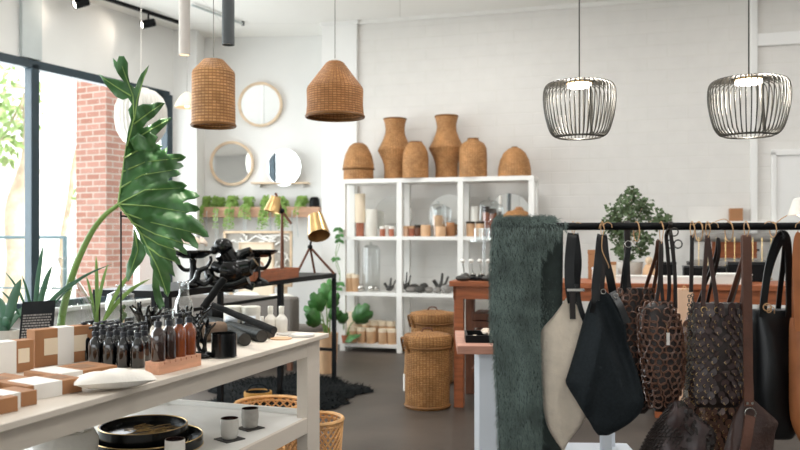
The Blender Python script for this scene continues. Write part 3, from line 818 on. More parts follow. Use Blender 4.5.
# rolled leather and charred sticks
def stick(label, a, b, r0, r1, mt, endm='ring_end', seed=0):
    rr = random.Random(seed)
    a, b = Vector(a), Vector(b); n = 9
    o = thing('wrapped_roll', label, 'roll', a, 0, 'dark rolls piled on the table end')
    pts = [(b-a)*i/n+Vector((rr.uniform(-1, 1), rr.uniform(-1, 1), rr.uniform(-1, 1)))*r0*.06 for i in range(n+1)]
    MB().tube(pts, [r0, r1], 14).build('roll', mt, o)
    d = (pts[-1]-pts[-2]).normalized()
    e = MB().disc(pts[-1]-d*.001, r1*.93, d, .003, 14)
    e.torus(pts[-1]+d*.001, r1*.55, r1*.06, d, 14, 4); e.build('cut_end', endm, o)
    return o
def RP(px, py, D): return P(px, py, D)
zt = TZ
def on(px, py, r):     # centre of a roll of radius r whose underside touches the table under this pixel
    p = GZ(px, py, TZ+r); return p
stick('black roll lying rightmost on the table end', on(226, 322, .035)+Vector((0, .05, .01)), on(271, 333.5, .03), .03, .028, 'charred', seed=1)
stick('olive black roll second from the right', on(214, 322, .032), on(262, 336, .034), .034, .034, 'olive_roll', seed=2)
stick('olive black roll with its end beside the candle jar', on(204, 318, .03), on(245, 340, .033), .036, .034, 'olive_roll', seed=3)
a_ = RP(213, 305, 4.35); b_ = RP(274, 330.5, 4.0)
stick('long thin black stick lying across the rolls', a_, b_, .016, .02, 'charred', seed=4)
a_ = RP(203, 308, 4.25); b_ = RP(224, 279, 4.32)
stick('short thick black stick propped up on the rolls', a_, b_, .02, .02, 'charred', 'ring_end', seed=5)
stick('grey brown rough log behind the candle jar', on(197, 334, .05), on(222, 330, .05), .055, .05, 'log_bark', seed=6)
stick('fat dark knot of bark behind the rolls', on(204, 320, .05)+Vector((0, .1, .03)), on(232, 319, .04)+Vector((0, .1, .03)), .045, .03, 'charred', seed=7)
# cream jars and white bottles at the far end
def creamjar(label, px, py, seed):
    p = tp(px, py)
    o = thing('lidded_jar', label, 'jar', p, 0, 'pale lidded jars at the table end')
    MB().lathe([(0, 0), (.052, 0), (.056, .005), (.056, .115), (0, .115)], 28).build('body', 'white_ceramic', o)
    MB().lathe([(0, .116), (.058, .116), (.058, .150), (.054, .154), (0, .155)], 28).build('lid', 'frosted', o)
    MB().lathe([(.0565, .05), (.0565, .1)], 12, a0=R(-130), a1=R(-50)).build('paper_label', 'cool_white', o, solid=.001)
    return o
creamjar('pale lidded jar left of its twin behind the rolls', 233, 331, 0); creamjar('pale lidded jar right of its twin behind the rolls', 251, 331.5, 0)
def wbottle(label, px, py, k):
    p = tp(px, py)
    o = thing('white_bottle', label, 'bottle', p, 0, 'white bottles at the table end')
    MB().lathe([(0, 0), (.037*k, 0), (.04*k, .005*k), (.04*k, .075*k), (.036*k, .09*k), (.02*k, .108*k), (.0155*k, .118*k), (.0155*k, .123*k), (0, .123*k)], 24).build('body', 'white_ceramic', o)
    MB().lathe([(0, .122*k), (.018*k, .122*k), (.018*k, .165*k), (.016*k, .168*k), (0, .168*k)], 20).build('stopper', 'frosted' if k > .9 else 'white_ceramic', o)
wbottle('white bottle with a tall stopper left of its twin', 270.5, 331.5, .92); wbottle('white bottle with a tall stopper right of its twin', 281.5, 331.5, .92); wbottle('small white bottle in front of the two taller ones', 262, 334, .62)
for i, (lb, px, py, w_, mt) in enumerate((('round pale coaster lying against the roll ends', 281, 339, .062, 'beige_wax'), ('grey round coaster leaning by the white bottles', 287, 334.5, .062, 'coaster_stone'), ('flat pale coaster on the bare table end', 301, 336.5, .075, 'coaster_stone'), ('white coaster stacked on the flat pale one', 303, 335, .07, 'white_ceramic'))):
    z = TZ+(.007 if i == 3 else 0)
    tag(MB().lathe([(0, 0), (w_*.97, 0), (w_, .002), (w_, .005), (w_*.97, .007), (0, .007)], 28).build('coaster', mt, None, GZ(px, py, z)), lb, 'coaster', 'coasters on the table end')

# strappy potted plants at the back left
def strappy(label, loc, blades, seed, mt='aloe_leaf', pot=True, group=None, w=.03, pr=.06, ph=.09):
    rr = random.Random(seed)
    o = thing('strap_plant', label, 'plant', loc, 0, group)
    if pot:
        MB().lathe([(0, 0), (pr*.8, 0), (pr, ph), (pr*.9, ph), (pr*.85, ph-.02), (0, ph-.02)], 24).build('pot', 'grey_ceramic', o)
        MB().lathe([(0, ph-.025), (pr*.84, ph-.018), (0, ph-.012)], 16).build('soil', 'soil', o)
    for tip, ww in blades:
        b = Vector((rr.uniform(-.02, .02), rr.uniform(-.02, .02), ph-.02))
        tip = Vector(tip)
        m = MB(); n = 8; vs = []
        d = tip-b; side = d.cross(Vector((0, 1, 0))).normalized()
        for i in range(n+1):
            u = i/n; pp = b+d*u+Vector((0, 0, .12*d.length*math.sin(PI*u)))
            wv = ww*(math.sin(PI*(.12+.88*u))**.7 if u < 1 else 0)*.5+.0005
            vs += [pp-side*wv, pp+Vector((0, .25*wv, -.25*wv)), pp+side*wv]
        m.add(vs, [(i*3+q, i*3+q+1, i*3+q+4, i*3+q+3) for i in range(n) for q in (0, 1)])
        m.build('leaf', mt, o, solid=.003)
    return o
pl = tp(7, 347)
def off(px, py, dd=0): return P(px, py, pl.y+dd)-pl
strappy('broad leaved green potted plant behind the card sign', pl, [(off(21, 279), .05), (off(-4, 296, .1), .06), (off(-20, 310), .06), (off(8, 318, -.1), .05), (off(38, 300, .2), .03)], 3)
pl = tp(31, 345)
strappy('grassy potted plant with thin arching leaves by the vase', pl, [(off(43, 246, .1), .025), (off(52, 266, -.1), .03), (off(5, 272, .1), .012), (off(0, 290), .012), (off(22, 276), .014), (off(75, 280), .009), (off(100, 268, .1), .009), (off(112, 264, .2), .009), (off(86, 276, .1), .012)], 5, 'aloe_leaf', pr=.045)
pl = tp(98, 340)
strappy('leafy green potted plant behind the hooked rod', pl, [(off(96, 256, .1), .02), (off(86, 276, .1), .016), (off(108, 264, .1), .018), (off(138, 266, .1), .022), (off(150, 279, .1), .022)], 8, 'stem_green', pr=.038)
# moss twig in the jar
p = tp(123, 341)
o = thing('moss_twig', 'mossy green twig standing in front of the lidded jar', 'plant', p)
m = MB(); rr = random.Random(4)
for i in range(26):
    z = .02+i*.007; c = Vector((.008*math.sin(i*.8), .008*math.cos(i*1.1), z))
    m.ball(c, rr.uniform(.008, .014), 7, 5)
m.build('moss', 'olive_leaf', o); MB().tube([(0, 0, 0), (.004, 0, .1), (0, 0, .2)], .004, 6, 4).build('twig', 'bark', o)

# on the lower shelf
def tray(label, loc, r, h, ink=True, fz=.012):
    o = thing('round_tray', label, 'tray', loc, 0, 'round black trays on the lower shelf')
    MB().lathe([(0, 0), (r*.97, 0), (r, .006), (r, h), (r-.012, h), (r-.014, fz), (0, fz)], 64).build('bowl', 'black_gloss', o)
    MB().torus((0, 0, h), r-.003, .0032, n=72).torus((0, 0, .006), r, .003, n=72).build('gold_rim', 'gold_wire', o)
    if ink:
        m = MB(); rr = random.Random(6)
        for i in range(40):
            a = rr.uniform(0, 2*PI); q = rr.uniform(.1, .55)*r; x, y = q*math.cos(a), q*math.sin(a)-.05*r
            g = rr.uniform(-.6, 1.2); L_ = rr.uniform(.04, .11)
            m.tube([(x, y, fz+.0015), (x+L_*.5*math.cos(g), y+L_*.5*math.sin(g)+.01, fz+.0015), (x+L_*math.cos(g), y+L_*math.sin(g), fz+.0015)], .0014, 4, 3)
        m.build('gold_twig_pattern', 'gold_wire', o)
    return o
tc_ = TF.w(-.525, -1.02, SZ)
tray('larger round black tray underneath on the lower shelf', tc_, .265, .055, False)
tray('smaller round black tray with a gold twig pattern', TF.w(-.555, -1.02, SZ+.013), .215, .095, True, .065)
def cup(label, px, py, mt):
    p = GZ(px, py, SZ)
    sq = tag(MB().b2(-.058, .058, -.058, .058, 0, .006).build('square_coaster', 'slate', None, p, R(-42), bevel=.002), 'dark slate coaster under the '+label.split(' on ')[0], 'coaster', 'slate coasters under the cups')
    o = thing('ribbed_cup', label, 'cup', (p.x, p.y, p.z+.006), 0, 'ribbed pale cups on the lower shelf')
    m = MB(); n = 48; vs = []; prof = [(.030, 0), (.038, .004), (.044, .025), (.046, .06), (.045, .105), (.041, .105), (.04, .03), (0, .028)]
    m.lathe(prof[:5], n)
    for i, v in enumerate(m.v):
        if n <= i < n*4:
            k = i % n; s = 1+.02*(1 if (k//2+i//n) % 2 else -1); v.x *= s; v.y *= s
    m.build('body', mt, o)
    MB().lathe(prof[4:], 32).build('inside', 'coffee', o)
    MB().lathe([(0, .094), (.0405, .094)], 32).build('wax', 'coffee', o, solid=.003)
cup('ribbed white cup on a coaster in the middle', 229.5, 439.5, 'grey_ceramic')
cup('ribbed grey cup on a coaster farthest along the shelf', 250, 428.5, 'speckled_grey')
cup('ribbed pale cup on a coaster nearest the front', 175, 463, 'white_ceramic')
p = GZ(66, 468, SZ)
o = thing('fabric_basket', 'pale woven fabric basket beneath the table apron', 'basket', p)
MB().lathe([(0, 0), (.10, 0), (.135, .05), (.14, .13), (.12, .17), (.105, .175), (.10, .165), (.11, .12), (0, .02)], 36).build('body', 'grey_ceramic', o)
m = MB(); m.tube([(.02, -.115, .17), (.06, -.105, .2), (.1, -.06, .18)], .006, 6, 5); m.build('handle', 'white_ceramic', o)

# lattice baskets and rug on the floor
def lattice(label, loc, r, h, flare=1.12):
    o = thing('lattice_basket', label, 'basket', loc, 0, 'rattan lattice baskets on the floor')
    m = MB(); n = 26
    for sgn in (1, -1):
        for i in range(n):
            pts = []
            for k in range(9):
                u = k/8; a = 2*PI*(i/n)+sgn*u*1.3; q = r*(1+(flare-1)*u)+sgn*.003
                pts.append((q*math.cos(a), q*math.sin(a), .01+u*(h-.015)))
            m.tube(pts, .0055, 5)
    m.build('lattice', 'rattan_strip', o)
    MB().torus((0, 0, h), r*flare, .013, n=48).torus((0, 0, h-.028), r*flare*.99, .007, n=48).build('rim', 'rattan_strip', o)
    MB().torus((0, 0, .012), r, .012, n=40).lathe([(0, .004), (r, .004), (r, .012), (0, .012)], 40).build('base', 'rattan_strip', o)
lattice('low rattan lattice basket seen behind the lower shelf', TF.w(-.70, .57, 0), .215, .29)
lattice('rattan lattice basket behind the far table leg', TF.w(-.215, .24, 0), .165, .29)
# ---------------------------------------------------------------- fur rug and woven bowl behind the table
o = Vector((-1.05, 7.35, 0))
m = MB(); rr = random.Random(12); n = 90
outl = []
for k in range(n):
    a = 2*PI*k/n
    q = 1+.10*math.sin(5*a+.6)+.07*math.sin(9*a)+.035*math.sin(23*a)
    outl.append(Vector((.70*q*math.cos(a), .95*q*math.sin(a), 0)))
vs = [Vector((0, 0, .03))]
for f, z in ((.5, .034), (.85, .03), (1, .004)): vs += [p*f+Vector((0, 0, z)) for p in outl]
fs = [(0, 1+k, 1+(k+1) % n) for k in range(n)]
for i in range(2): fs += [(1+i*n+k, 1+(i+1)*n+k, 1+(i+1)*n+(k+1) % n, 1+i*n+(k+1) % n) for k in range(n)]
rug = thing('fur_rug', 'shaggy black fur rug lying under the console table', 'rug', o)
m.add(vs, fs).build('hide', 'rug_fur', rug)
m = MB()
for i in range(5200):
    a = rr.uniform(0, 2*PI); q = math.sqrt(rr.random()); k = int(a/(2*PI)*n) % n
    p = outl[k]*q*.99; p.z = .028 if q < .9 else .01
    d = Vector((math.cos(a), math.sin(a), 0))*rr.uniform(.02, .05)+Vector((rr.uniform(-.03, .03), rr.uniform(-.03, .03), rr.uniform(.0, .035)))
    s_ = Vector((-d.y, d.x, 0)).normalized()*.005
    m.add([p-s_, p+s_, p+d], [(0, 1, 2)])
f = m.build('fur_pile', 'rug_fur', rug); f['kind'] = 'stuff'
o = thing('woven_bowl', 'yellow and black woven bowl lying on the fur rug', 'bowl', P(258, 236, 6.75)+Vector((0, 0, 0)))
o.location.z = .035
MB().lathe([(0, 0), (.075, 0), (.11, .05), (.115, .10), (.105, .10), (.10, .05), (0, .012)], 32).build('bowl', 'black_cloth', o)
MB().lathe([(.113, .04), (.118, .08), (.117, .098), (.111, .045)], 32).torus((0, 0, .1), .11, .007, n=40).build('yellow_band', 'yellow_weave', o)
m = MB(); m.tube([(-.1, 0, .1), (-.06, 0, .15), (0, 0, .165), (.06, 0, .15), (.1, 0, .1)], .008, 8, 5); m.build('handle', 'black_cloth', o)

# ---------------------------------------------------------------- black console table
CZ = 1.08
a = P(336.5, 236, 8.0); b = P(190, 236, 5.58)
CF = Frame(a.x, a.y, math.atan2(a.y-b.y, a.x-b.x)-R(90))   # far right corner; local y runs away
CL = (a-b).length+.25; CW = .62
t = thing('console_table', 'long black metal console table behind the display table', 'table', CF.o, CF.rz)
MB().b2(-CW, 0, -CL, 0, CZ-.045, CZ).build('tabletop', 'black_metal', t, bevel=.003)
for y in (-.02, -CL*.42, -CL*.76, -CL+.02):
    for x in (-.018, -CW+.018):
        MB().b2(x-.018, x+.018, y-.018, y+.018, 0, CZ-.045).build('leg', 'black_metal', t)
for y in (-.02, -CL+.02): MB().b2(-CW+.03, -.03, y-.012, y+.012, .30, .33).build('crossbar', 'black_metal', t)
MB().b2(-CW+.006, -CW+.03, -CL, 0, .82, .85).build('back_rail', 'black_metal', t)
def cp(px, py, yo=None): return GZ(px, py, CZ)

# black lidded pots on stands, driftwood sculpture, shells
def stand(label, px, D, r, arm):
    p = P(px, 236, D); p.z = CZ
    o = thing('branch_stand', label, 'ornament', p, 0, 'black cast candle stands on the console')
    MB().lathe([(0, 0), (.09, 0), (.085, .02), (.03, .05), (.025, .16), (.03, .2), (0, .2)], 24).build('foot', 'black_gloss', o)
    m = MB()
    for s in arm: m.tube([(0, 0, .12), (s*.6, .01, .12), (s, 0, .18), (s, 0, .22)], [.016, .012], 8, 5)
    m.build('arm', 'black_gloss', o)
    MB().lathe([(0, .2), (r*.5, .205), (r, .245), (r*1.02, .262), (r*.9, .262), (r*.4, .225), (0, .22)], 32).build('dish', 'black_gloss', o)
    return o
stand('black dish stand holding shells at the left of the console', 193, 5.95, .15, (-.12, .13))
stand('black dish stand right of the carved black figure', 257, 6.25, .16, (.1, -.09))
def shell(label, px, py, D, s, seed):
    p = P(px, py, D)
    o = thing('sea_shell', label, 'shell', p, R(seed*50), 'shells in the black dish')
    m = MB(); n = 16; vs = [Vector((0, 0, 0))]
    for i in (1, 2, 3):
        for k in range(n+1):
            a = R(-75)+R(150)*k/n; q = s*i/3*(1+.05*(k % 2)); vs.append(Vector((q*math.sin(a), q*.35*(1-math.cos(i*.8))-.01, q*math.cos(a)*.8+.0)))
    fs = [(0, 1+k, 2+k) for k in range(n)]+[(1+i*(n+1)+k, 1+(i+1)*(n+1)+k, 2+(i+1)*(n+1)+k, 2+i*(n+1)+k) for i in range(2) for k in range(n)]
    m.add(vs, fs).build('fan', 'shell', o, solid=.006)
    MB().ball((0, 0, .004), s*.16, 8, 6).build('hinge', 'shell', o)
shell('pale fan shell at the left of the black dish', 177, 245.5, 5.9, .075, 0); shell('pink fan shell in the middle of the black dish', 195, 245.5, 5.95, .085, 1); shell('pale fan shell at the right of the black dish', 206, 245.5, 5.98, .08, 2)
p = P(226, 236, 5.75); p.z = CZ
o = thing('carved_figure', 'shiny black carved root sculpture on the console', 'sculpture', p)
m = MB(); k = 5.75/F
def q_(px, py, dy=0): return Vector(((px-226)*k, dy, H-(py-HY)*k-CZ))
m.ball(q_(223, 246), 9.5*k, 14, 10, (1.05, 1, .85)); m.ball(q_(215, 250, -.02), 4.5*k, 10, 8)
m.tube([q_(224, 252), q_(230, 262, .02), q_(236, 268), q_(250, 266)], [.075, .06], 12, 6)
m.tube([q_(214, 266), q_(228, 270, -.04), q_(244, 270), q_(256, 262)], [.04, .075, .06, .035], 12, 6)
m.tube([q_(208, 271), q_(214, 280, -.03), q_(230, 284), q_(248, 278)], [.035, .05], 12, 6)
m.tube([q_(232, 262, .03), q_(240, 255, .04), q_(250, 250, .03)], [.05, .025], 10, 5)
m.build('root', 'black_gloss', o)
m = MB(); m.tube([q_(216, 281, -.04), q_(222, 287), q_(234, 287.5)], [.03, .035], 10, 5).tube([q_(236, 275, .04), q_(240, 283, .06), q_(252, 287.5, .06)], [.03, .03], 10, 5); m.build('foot', 'black_gloss', o)
MB().ball(q_(228, 282, -.03), .012, 8, 6).ball(q_(240, 271, -.07), .012, 8, 6).build('bead', 'silver', o)
p = P(199, 236, 5.65); p.z = CZ
o = thing('twisted_branch', 'black twisted branch ornament under the shell dish', 'ornament', p)
m = MB(); m.tube([(-.06, 0, .02), (-.02, 0, .06), (.0, 0, .12), (.06, .0, .15)], [.03, .015], 8, 5).tube([(-.02, 0, .05), (.05, -.01, .03), (.1, 0, .09)], [.022, .01], 8, 5).ball((-.05, 0, .025), .035, 10, 8, (1.6, 1, .7)); m.build('branch', 'black_gloss', o)

# wooden tray of cards
p = GZ(255, 284, CZ); q = GZ(299, 277.5, CZ)
rz = math.atan2(q.y-p.y, q.x-p.x)
o = thing('card_trough', 'reddish wooden trough of cards on the console', 'trough', p, rz); L_ = (q-p).length
m = MB().b2(0, L_, 0, .012, 0, .09).b2(0, L_, .14, .152, 0, .09).b2(0, .012, 0, .15, 0, .09).b2(L_-.012, L_, 0, .15, 0, .09).b2(0, L_, 0, .15, 0, .012)
m.build('trough', 'orange_wood', o, bevel=.004)
PF = Frame(p.x, p.y, rz)
for i, (x, y, tilt, w_, h_, mt) in enumerate(((.09, .06, 14, .13, .2, 'paper'), (.19, .09, -10, .14, .18, 'grey_ceramic'), (.27, .06, 18, .11, .16, 'peach_paper'), (.13, .115, 5, .2, .24, 'grey_ceramic'))):
    c = PF.w(x, y, CZ+.013)
    cd = thing('greeting_card', ('white card leaning left in the wooden trough', 'grey card in the middle of the wooden trough', 'pinkish card at the right of the wooden trough', 'large grey card at the back of the wooden trough')[i], 'card', c, rz, 'cards in the wooden trough')
    cd.rotation_euler = (R(-8), R(tilt), rz)
    MB().b2(-w_/2, w_/2, 0, .004, 0, h_).build('card', mt, cd)
    MB().b2(-w_*.35, w_*.35, -.001, 0, h_*.45, h_*.85).build('print', 'paper' if mt != 'paper' else 'grey_ceramic', cd)

# brass shaded lamps
def shade_lamp(label, base, apex, feet, shade_c, shade_dir, r0, r1, hgt, boom=None, mt='dark_wood'):
    o = thing('tripod_lamp', label, 'lamp', base)
    for f in feet: MB().tube([f, apex], [.012, .011], 8).build('leg', mt, o)
    MB().ball(apex, .024, 12, 8).build('hub', 'black_metal', o)
    if boom:
        MB().tube(boom, .011, 8).build('boom', mt, o)
    a = Vector(shade_dir).normalized(); qm = a.to_track_quat('Z', 'Y').to_matrix().to_4x4()
    sh = MB().lathe([(r0*.3, 0), (r0, .004), (r0*1.05, .03), (r1, hgt), (r1-.006, hgt), (r0*.98, .035), (0, .02)], 36, shade_c, axis=qm).build('shade', 'brass', o)
    MB().ball(Vector(shade_c)+a*hgt*.5, .03, 10, 8).build('bulb', 'lamp_white', sh)
    MB().tube([apex, Vector(shade_c)+a*.01], .01, 8).build('neck', 'black_metal', o)
bp_ = P(315, 236, 7.5); bp_.z = CZ; k = 7.5/F
g = lambda px, py, dy=0: Vector(((px-315)*k, dy, H-(py-HY)*k-CZ))
shade_lamp('brass tripod lamp with its shade tipped down on the console end', bp_, g(310, 247), [g(297, 274.5, -.05), g(334, 274, .02), g(313, 273.5, .15)], g(315.5, 216), (.2, -.52, -.83), .07, .105, .225)
bp_ = P(281, 236, 7.0); bp_.z = CZ; k = 7.0/F
g = lambda px, py, dy=0: Vector(((px-281)*k, dy, H-(py-HY)*k-CZ))
shade_lamp('brass desk lamp on a thin wooden stand behind the trough', bp_, g(282, 211), [g(281.5, 277.5, -.02), g(283, 277.5, .0)], g(276, 196.5), (-.25, -.1, -1), .045, .072, .14, [g(275.5, 193), g(282, 211), g(291.5, 224)])

# grey sofa and pillows beyond the console
p = P(236, 236, 8.9)
o = thing('grey_sofa', 'low grey fabric sofa behind the black console', 'sofa', (p.x, p.y, 0), R(-19))
MB().b2(-.85, .74, -.1, .1, .12, .79).build('backrest', 'grey_fabric', o, bevel=.03)
MB().b2(-.85, .74, .1, .75, .12, .42).build('seat', 'grey_fabric', o, bevel=.04)
for x in (-.8, .69):
    for y in (-.05, .68): MB().b2(x-.025, x+.025, y-.025, y+.025, 0, .12).build('foot', 'dark_wood', o)
def cushion(label, loc, mt, s, rz=0, tilt=0):
    o = thing('cushion', label, 'cushion', loc, rz, 'pale cushions on the grey sofa')
    m = MB(); m.ball((0, 0, s*.5), s*.5, 20, 12, (1.15, .42, 1))
    for v in m.v:
        v.x = math.copysign(abs(v.x/(s*.575))**.6*s*.575, v.x); z = v.z-s*.5; v.z = s*.5+math.copysign(abs(z/(s*.5))**.6*s*.5, z)
    m.build('cover', mt, o); o.rotation_euler = (R(tilt), 0, rz)
Sf = Frame(p.x, p.y, R(-19))
cushion('pale blue cushion at the left end of the grey sofa', Sf.w(-.5, .40, .44), 'cool_white', .37, R(-19), 10)
cushion('white cushion in the middle of the grey sofa', Sf.w(-.06, .40, .44), 'paper', .37, R(-19), 10)
cushion('grey white cushion at the right end of the grey sofa', Sf.w(.38, .40, .44), 'frosted', .36, R(-19), 10)

# framed white relief of branches and a plain canvas behind the console
p = P(258, 236, 10.6)
o = thing('framed_print', 'white framed relief of tangled branches below the plant trough', 'picture', (p.x, p.y, .78), R(-6))
w_ = 70*10.6/F; h0, h1 = 0, H+(HY-231)*10.6/F-.78
MB().b2(-w_/2, w_/2, 0, .02, h0, h1).build('backing', 'speckled_grey', o)
m = MB(); m.b2(w_/2-.03, w_/2, -.03, .02, h0, h1).b2(-w_/2, -w_/2+.03, -.03, .02, h0, h1).b2(-w_/2, w_/2, -.03, .02, h1-.03, h1).b2(-w_/2, w_/2, -.03, .02, h0, h0+.03); m.build('frame', 'pale_wood', o)
m = MB(); rr = random.Random(5)
for i in range(60):
    a = Vector((rr.uniform(-w_/2+.05, w_/2-.05), -.008, rr.uniform(h0+.05, h1-.05))); d = Vector((rr.uniform(-.25, .25), 0, rr.uniform(-.15, .15)))
    b = a+d; b.x = max(-w_/2+.03, min(w_/2-.03, b.x)); b.z = max(h0+.04, min(h1-.04, b.z))
    m.tube([a, (a+b)/2+Vector((0, -.006, rr.uniform(-.03, .03))), b], .013, 5, 3)
m.build('branch_relief', 'white_paint', o)
for i in (-1, 1): MB().b2(i*w_*.4-.02, i*w_*.4+.02, 0, .03, -.78, h0).build('leg', 'pale_wood', o)
p = P(257, 236, 10.15)
o = thing('canvas_panel', 'beige canvas panel leaning behind the card trough', 'panel', (p.x, p.y, 0), R(-10))
hh = H+(HY-243)*10.15/F
MB().b2(-.22, .2, 0, .03, .0, hh).build('canvas', 'wax', o)
MB().b2(-.24, -.22, -.01, .035, 0, hh+.01).b2(.2, .22, -.01, .035, 0, hh+.01).b2(-.24, .22, -.01, .035, hh-.01, hh+.01).build('frame', 'pale_wood', o)

# potted plants between the console and the shelves
def bigleaf_plant(label, loc, ph, leaves, potm, seed, pr=.12, sw=.15, cat='plant', lm='bright_leaf'):
    rr = random.Random(seed)
    o = thing('potted_plant', label, cat, loc)
    MB().lathe([(0, 0), (pr*.8, 0), (pr, ph), (pr*.9, ph), (pr*.85, ph-.03), (0, ph-.03)], 28).build('pot', potm, o)
    MB().lathe([(0, ph-.035), (pr*.84, ph-.028), (0, ph-.02)], 16).build('soil', 'soil', o)
    for i, (tip, wd) in enumerate(leaves):
        tip = Vector(tip); b = Vector((rr.uniform(-.03, .03), rr.uniform(-.02, .02), ph-.03))
        d = tip-b; base = b+d*.6+Vector((0, 0, .1*d.length))
        MB().tube([b, (b+base)/2+Vector((0, 0, .05)), base], [.008, .005], 6, 4).build('stalk', 'stem_green', o)
        # a heart shaped blade with slits
        m = MB(); t_ = (tip-base); L_ = max(.08, wd*1.15); t_ = t_.normalized()
        s_ = t_.cross(Vector((.2, -1, .3))).normalized(); n_ = s_.cross(t_)
        N = 12; vs = [base]
        for k in range(2*N+1):
            u = k/(2*N); a = (u-.5)*2*PI*.93
            rad = (.55+.45*math.cos(a*.5)**2)*(1-.16*(k % 4 == 1))
            vs.append(base+t_*(L_*(.42+.58*math.cos(a))*rad)+s_*(wd*.62*math.sin(a)*rad)-n_*abs(math.sin(a))*wd*.12)
        m.add(vs, [(0, k, k+1) for k in range(1, 2*N+1)])
        m.build('leaf', lm, o, solid=.003)
    return o
p = P(327, 236, 8.5)
g = lambda px, py, dy=0: Vector(((px-327)*8.5/F, dy, H-(py-HY)*8.5/F))
bigleaf_plant('leafy plant in a terracotta pot right of the console leg', (p.x, p.y, 0), .42, [(g(318, 300, -.1), .2), (g(333, 296), .17), (g(325, 284), .16), (g(336, 312, -.05), .14), (g(317, 318, -.15), .2), (g(330, 276, .1), .14), (g(310, 310), .16)], 'beige_wax', 3)
p = P(319, 236, 9.35)
tag(MB().lathe([(0, 0), (.12, 0), (.14, .2), (.13, .3), (.12, .3), (.12, .05), (0, .05)], 28).tube([(-.13, 0, .28), (-.1, 0, .38), (0, 0, .42), (.1, 0, .38), (.13, 0, .28)], .012, 8, 5).build('wicker_basket', 'wicker_basket', None, (p.x, p.y, 0)), 'handled wicker basket on the floor behind the console', 'basket')
p = P(291, 236, 6.2)

# ---------------------------------------------------------------- alcove wall: mirrors, ledge, plant trough
AF = Frame(-1.6, 11.5, R(-4))
def wall_z(px, py, yo): 
    h = hit(px, AF.w(0, yo), AF.rz); return H-(py-HY)*h.y/F
def rmirror(label, px, py, rp, frame, yo=-.035):
    h = hit(px, AF.w(0, yo), AF.rz); r = rp*h.y/F
    o = thing('round_mirror', label, 'mirror', (h.x, h.y, H-(py-HY)*h.y/F), 0, 'round wall mirrors in the alcove')
    o.rotation_euler = (0, 0, AF.rz)
    ax = Matrix.Rotation(R(90), 4, 'X')
    MB().lathe([(0, .0), (r*.93, 0), (r*.93, -.02), (0, -.02)], 48, axis=ax).build('glass', 'mirror', o)
    if frame: MB().lathe([(r*.88, .004), (r*.9, .022), (r, .022), (r, -.03), (r*.88, -.03)], 56, axis=ax).build('frame', 'pale_wood', o)
    else: MB().lathe([(r*.93, .003), (r*.96, .003), (r*.96, -.025), (r*.93, -.025)], 48, axis=ax).build('edge', 'silver', o)
    return o
rmirror('round wood framed mirror, higher of the two beside the wicker lamp', 260.3, 104.5, 22.3, True)
rmirror('round wood framed mirror left of the frameless one', 231.8, 163.5, 22.3, True)
mm_ = rmirror('frameless round mirror standing on the little ledge', 284, 167.5, 19.5, False, -.10); mm_.rotation_euler.z -= R(14)
x0, x1 = AF.at(252, -.1), AF.at(309, -.1); z = wall_z(281, 182.5, -.1)
o = thing('wall_ledge', 'thin pale ledge under the frameless mirror', 'ledge', AF.w(x0, 0, z), AF.rz)
MB().b2(0, x1-x0, -.18, -.0, -.02, .0).build('board', 'pale_wood', o)
for x in (.1, x1-x0-.1): MB().b2(x-.01, x+.01, -.1, 0, -.07, -.02).build('bracket', 'white_paint', o)
x0, x1 = AF.at(196, -.2), AF.at(319, -.2); z0, z1 = wall_z(258, 217, -.2), wall_z(258, 207, -.2)
o = thing('plant_trough', 'long wooden trough of ferns on the alcove wall', 'planter', AF.w(x0, 0, z0), AF.rz)
Lx = x1-x0; hz = z1-z0
MB().b2(0, Lx, -.22, -.20, 0, hz).b2(0, Lx, -.02, 0, 0, hz).b2(0, .02, -.2, -.02, 0, hz).b2(Lx-.02, Lx, -.2, -.02, 0, hz).b2(0, Lx, -.2, -.02, 0, .02).build('box', 'planter_wood', o)
MB().b2(.02, Lx-.02, -.2, -.02, .02, hz-.03).build('soil', 'soil', o)
def fern(label, px, w_, hgt, hang, seed):
    x = AF.at(px, -.12); p = AF.w(x, -.12, z1-.03)
    rr = random.Random(seed)
    o = thing('trailing_fern', label, 'fern', p, AF.rz, 'ferns in the wall trough')
    m = MB()
    for i in range(22):
        a = rr.uniform(0, 2*PI); rch = w_*rr.uniform(.4, 1.1)
        tip = Vector((rch*math.cos(a), -abs(rch*math.sin(a))*.9+.05, hgt*rr.uniform(-.1, 1)))
        if rr.random() < hang: tip = Vector((rch*math.cos(a)*.8, -.17-rr.random()*.07, -rr.uniform(.05, .28)))
        mid = tip*.5+Vector((0, -.05 if tip.z < 0 else 0, hgt*.6))
        pts = catmull([Vector((0, 0, 0)), mid, tip], 6)
        for k in range(2, len(pts)):
            for s_ in (-1, 1):
                d = Vector((s_*.045, rr.uniform(-.03, .02), rr.uniform(-.02, .03)))
                m.leaf(pts[k], pts[k]+d, .028, (0, -1, .5), .1, 2)
    m.build('fronds', 'fern_green', o)
    MB().lathe([(0, -.05), (.04, -.05), (.05, .02), (0, .02)], 14).build('root_ball', 'soil', o)
    m = MB()
    for i in range(2):
        x_ = rr.uniform(-.1, .1); m.tube([(x_, -.13, -.02), (x_, -.15, -.2), (x_+.02, -.14, -rr.uniform(.35, .55))], .005, 5, 4)
    m.build('tendril', 'grey_paint', o)
for i, (px, lb) in enumerate(((204, 'bushy fern at the left end of the wall trough'), (218, 'fern second from the left in the wall trough'), (233, 'fern third from the left in the wall trough'), (248, 'drooping fern in the middle of the wall trough'), (267, 'fern behind the brass lamp shade in the wall trough'), (284, 'fern right of the lamp pole in the wall trough'), (301, 'fern at the right end of the wall trough'))):
    fern(lb, px, .085, .16, .3, 20+i)
x = AF.at(314.5, -.12); p = AF.w(x, -.12, z1-.03)
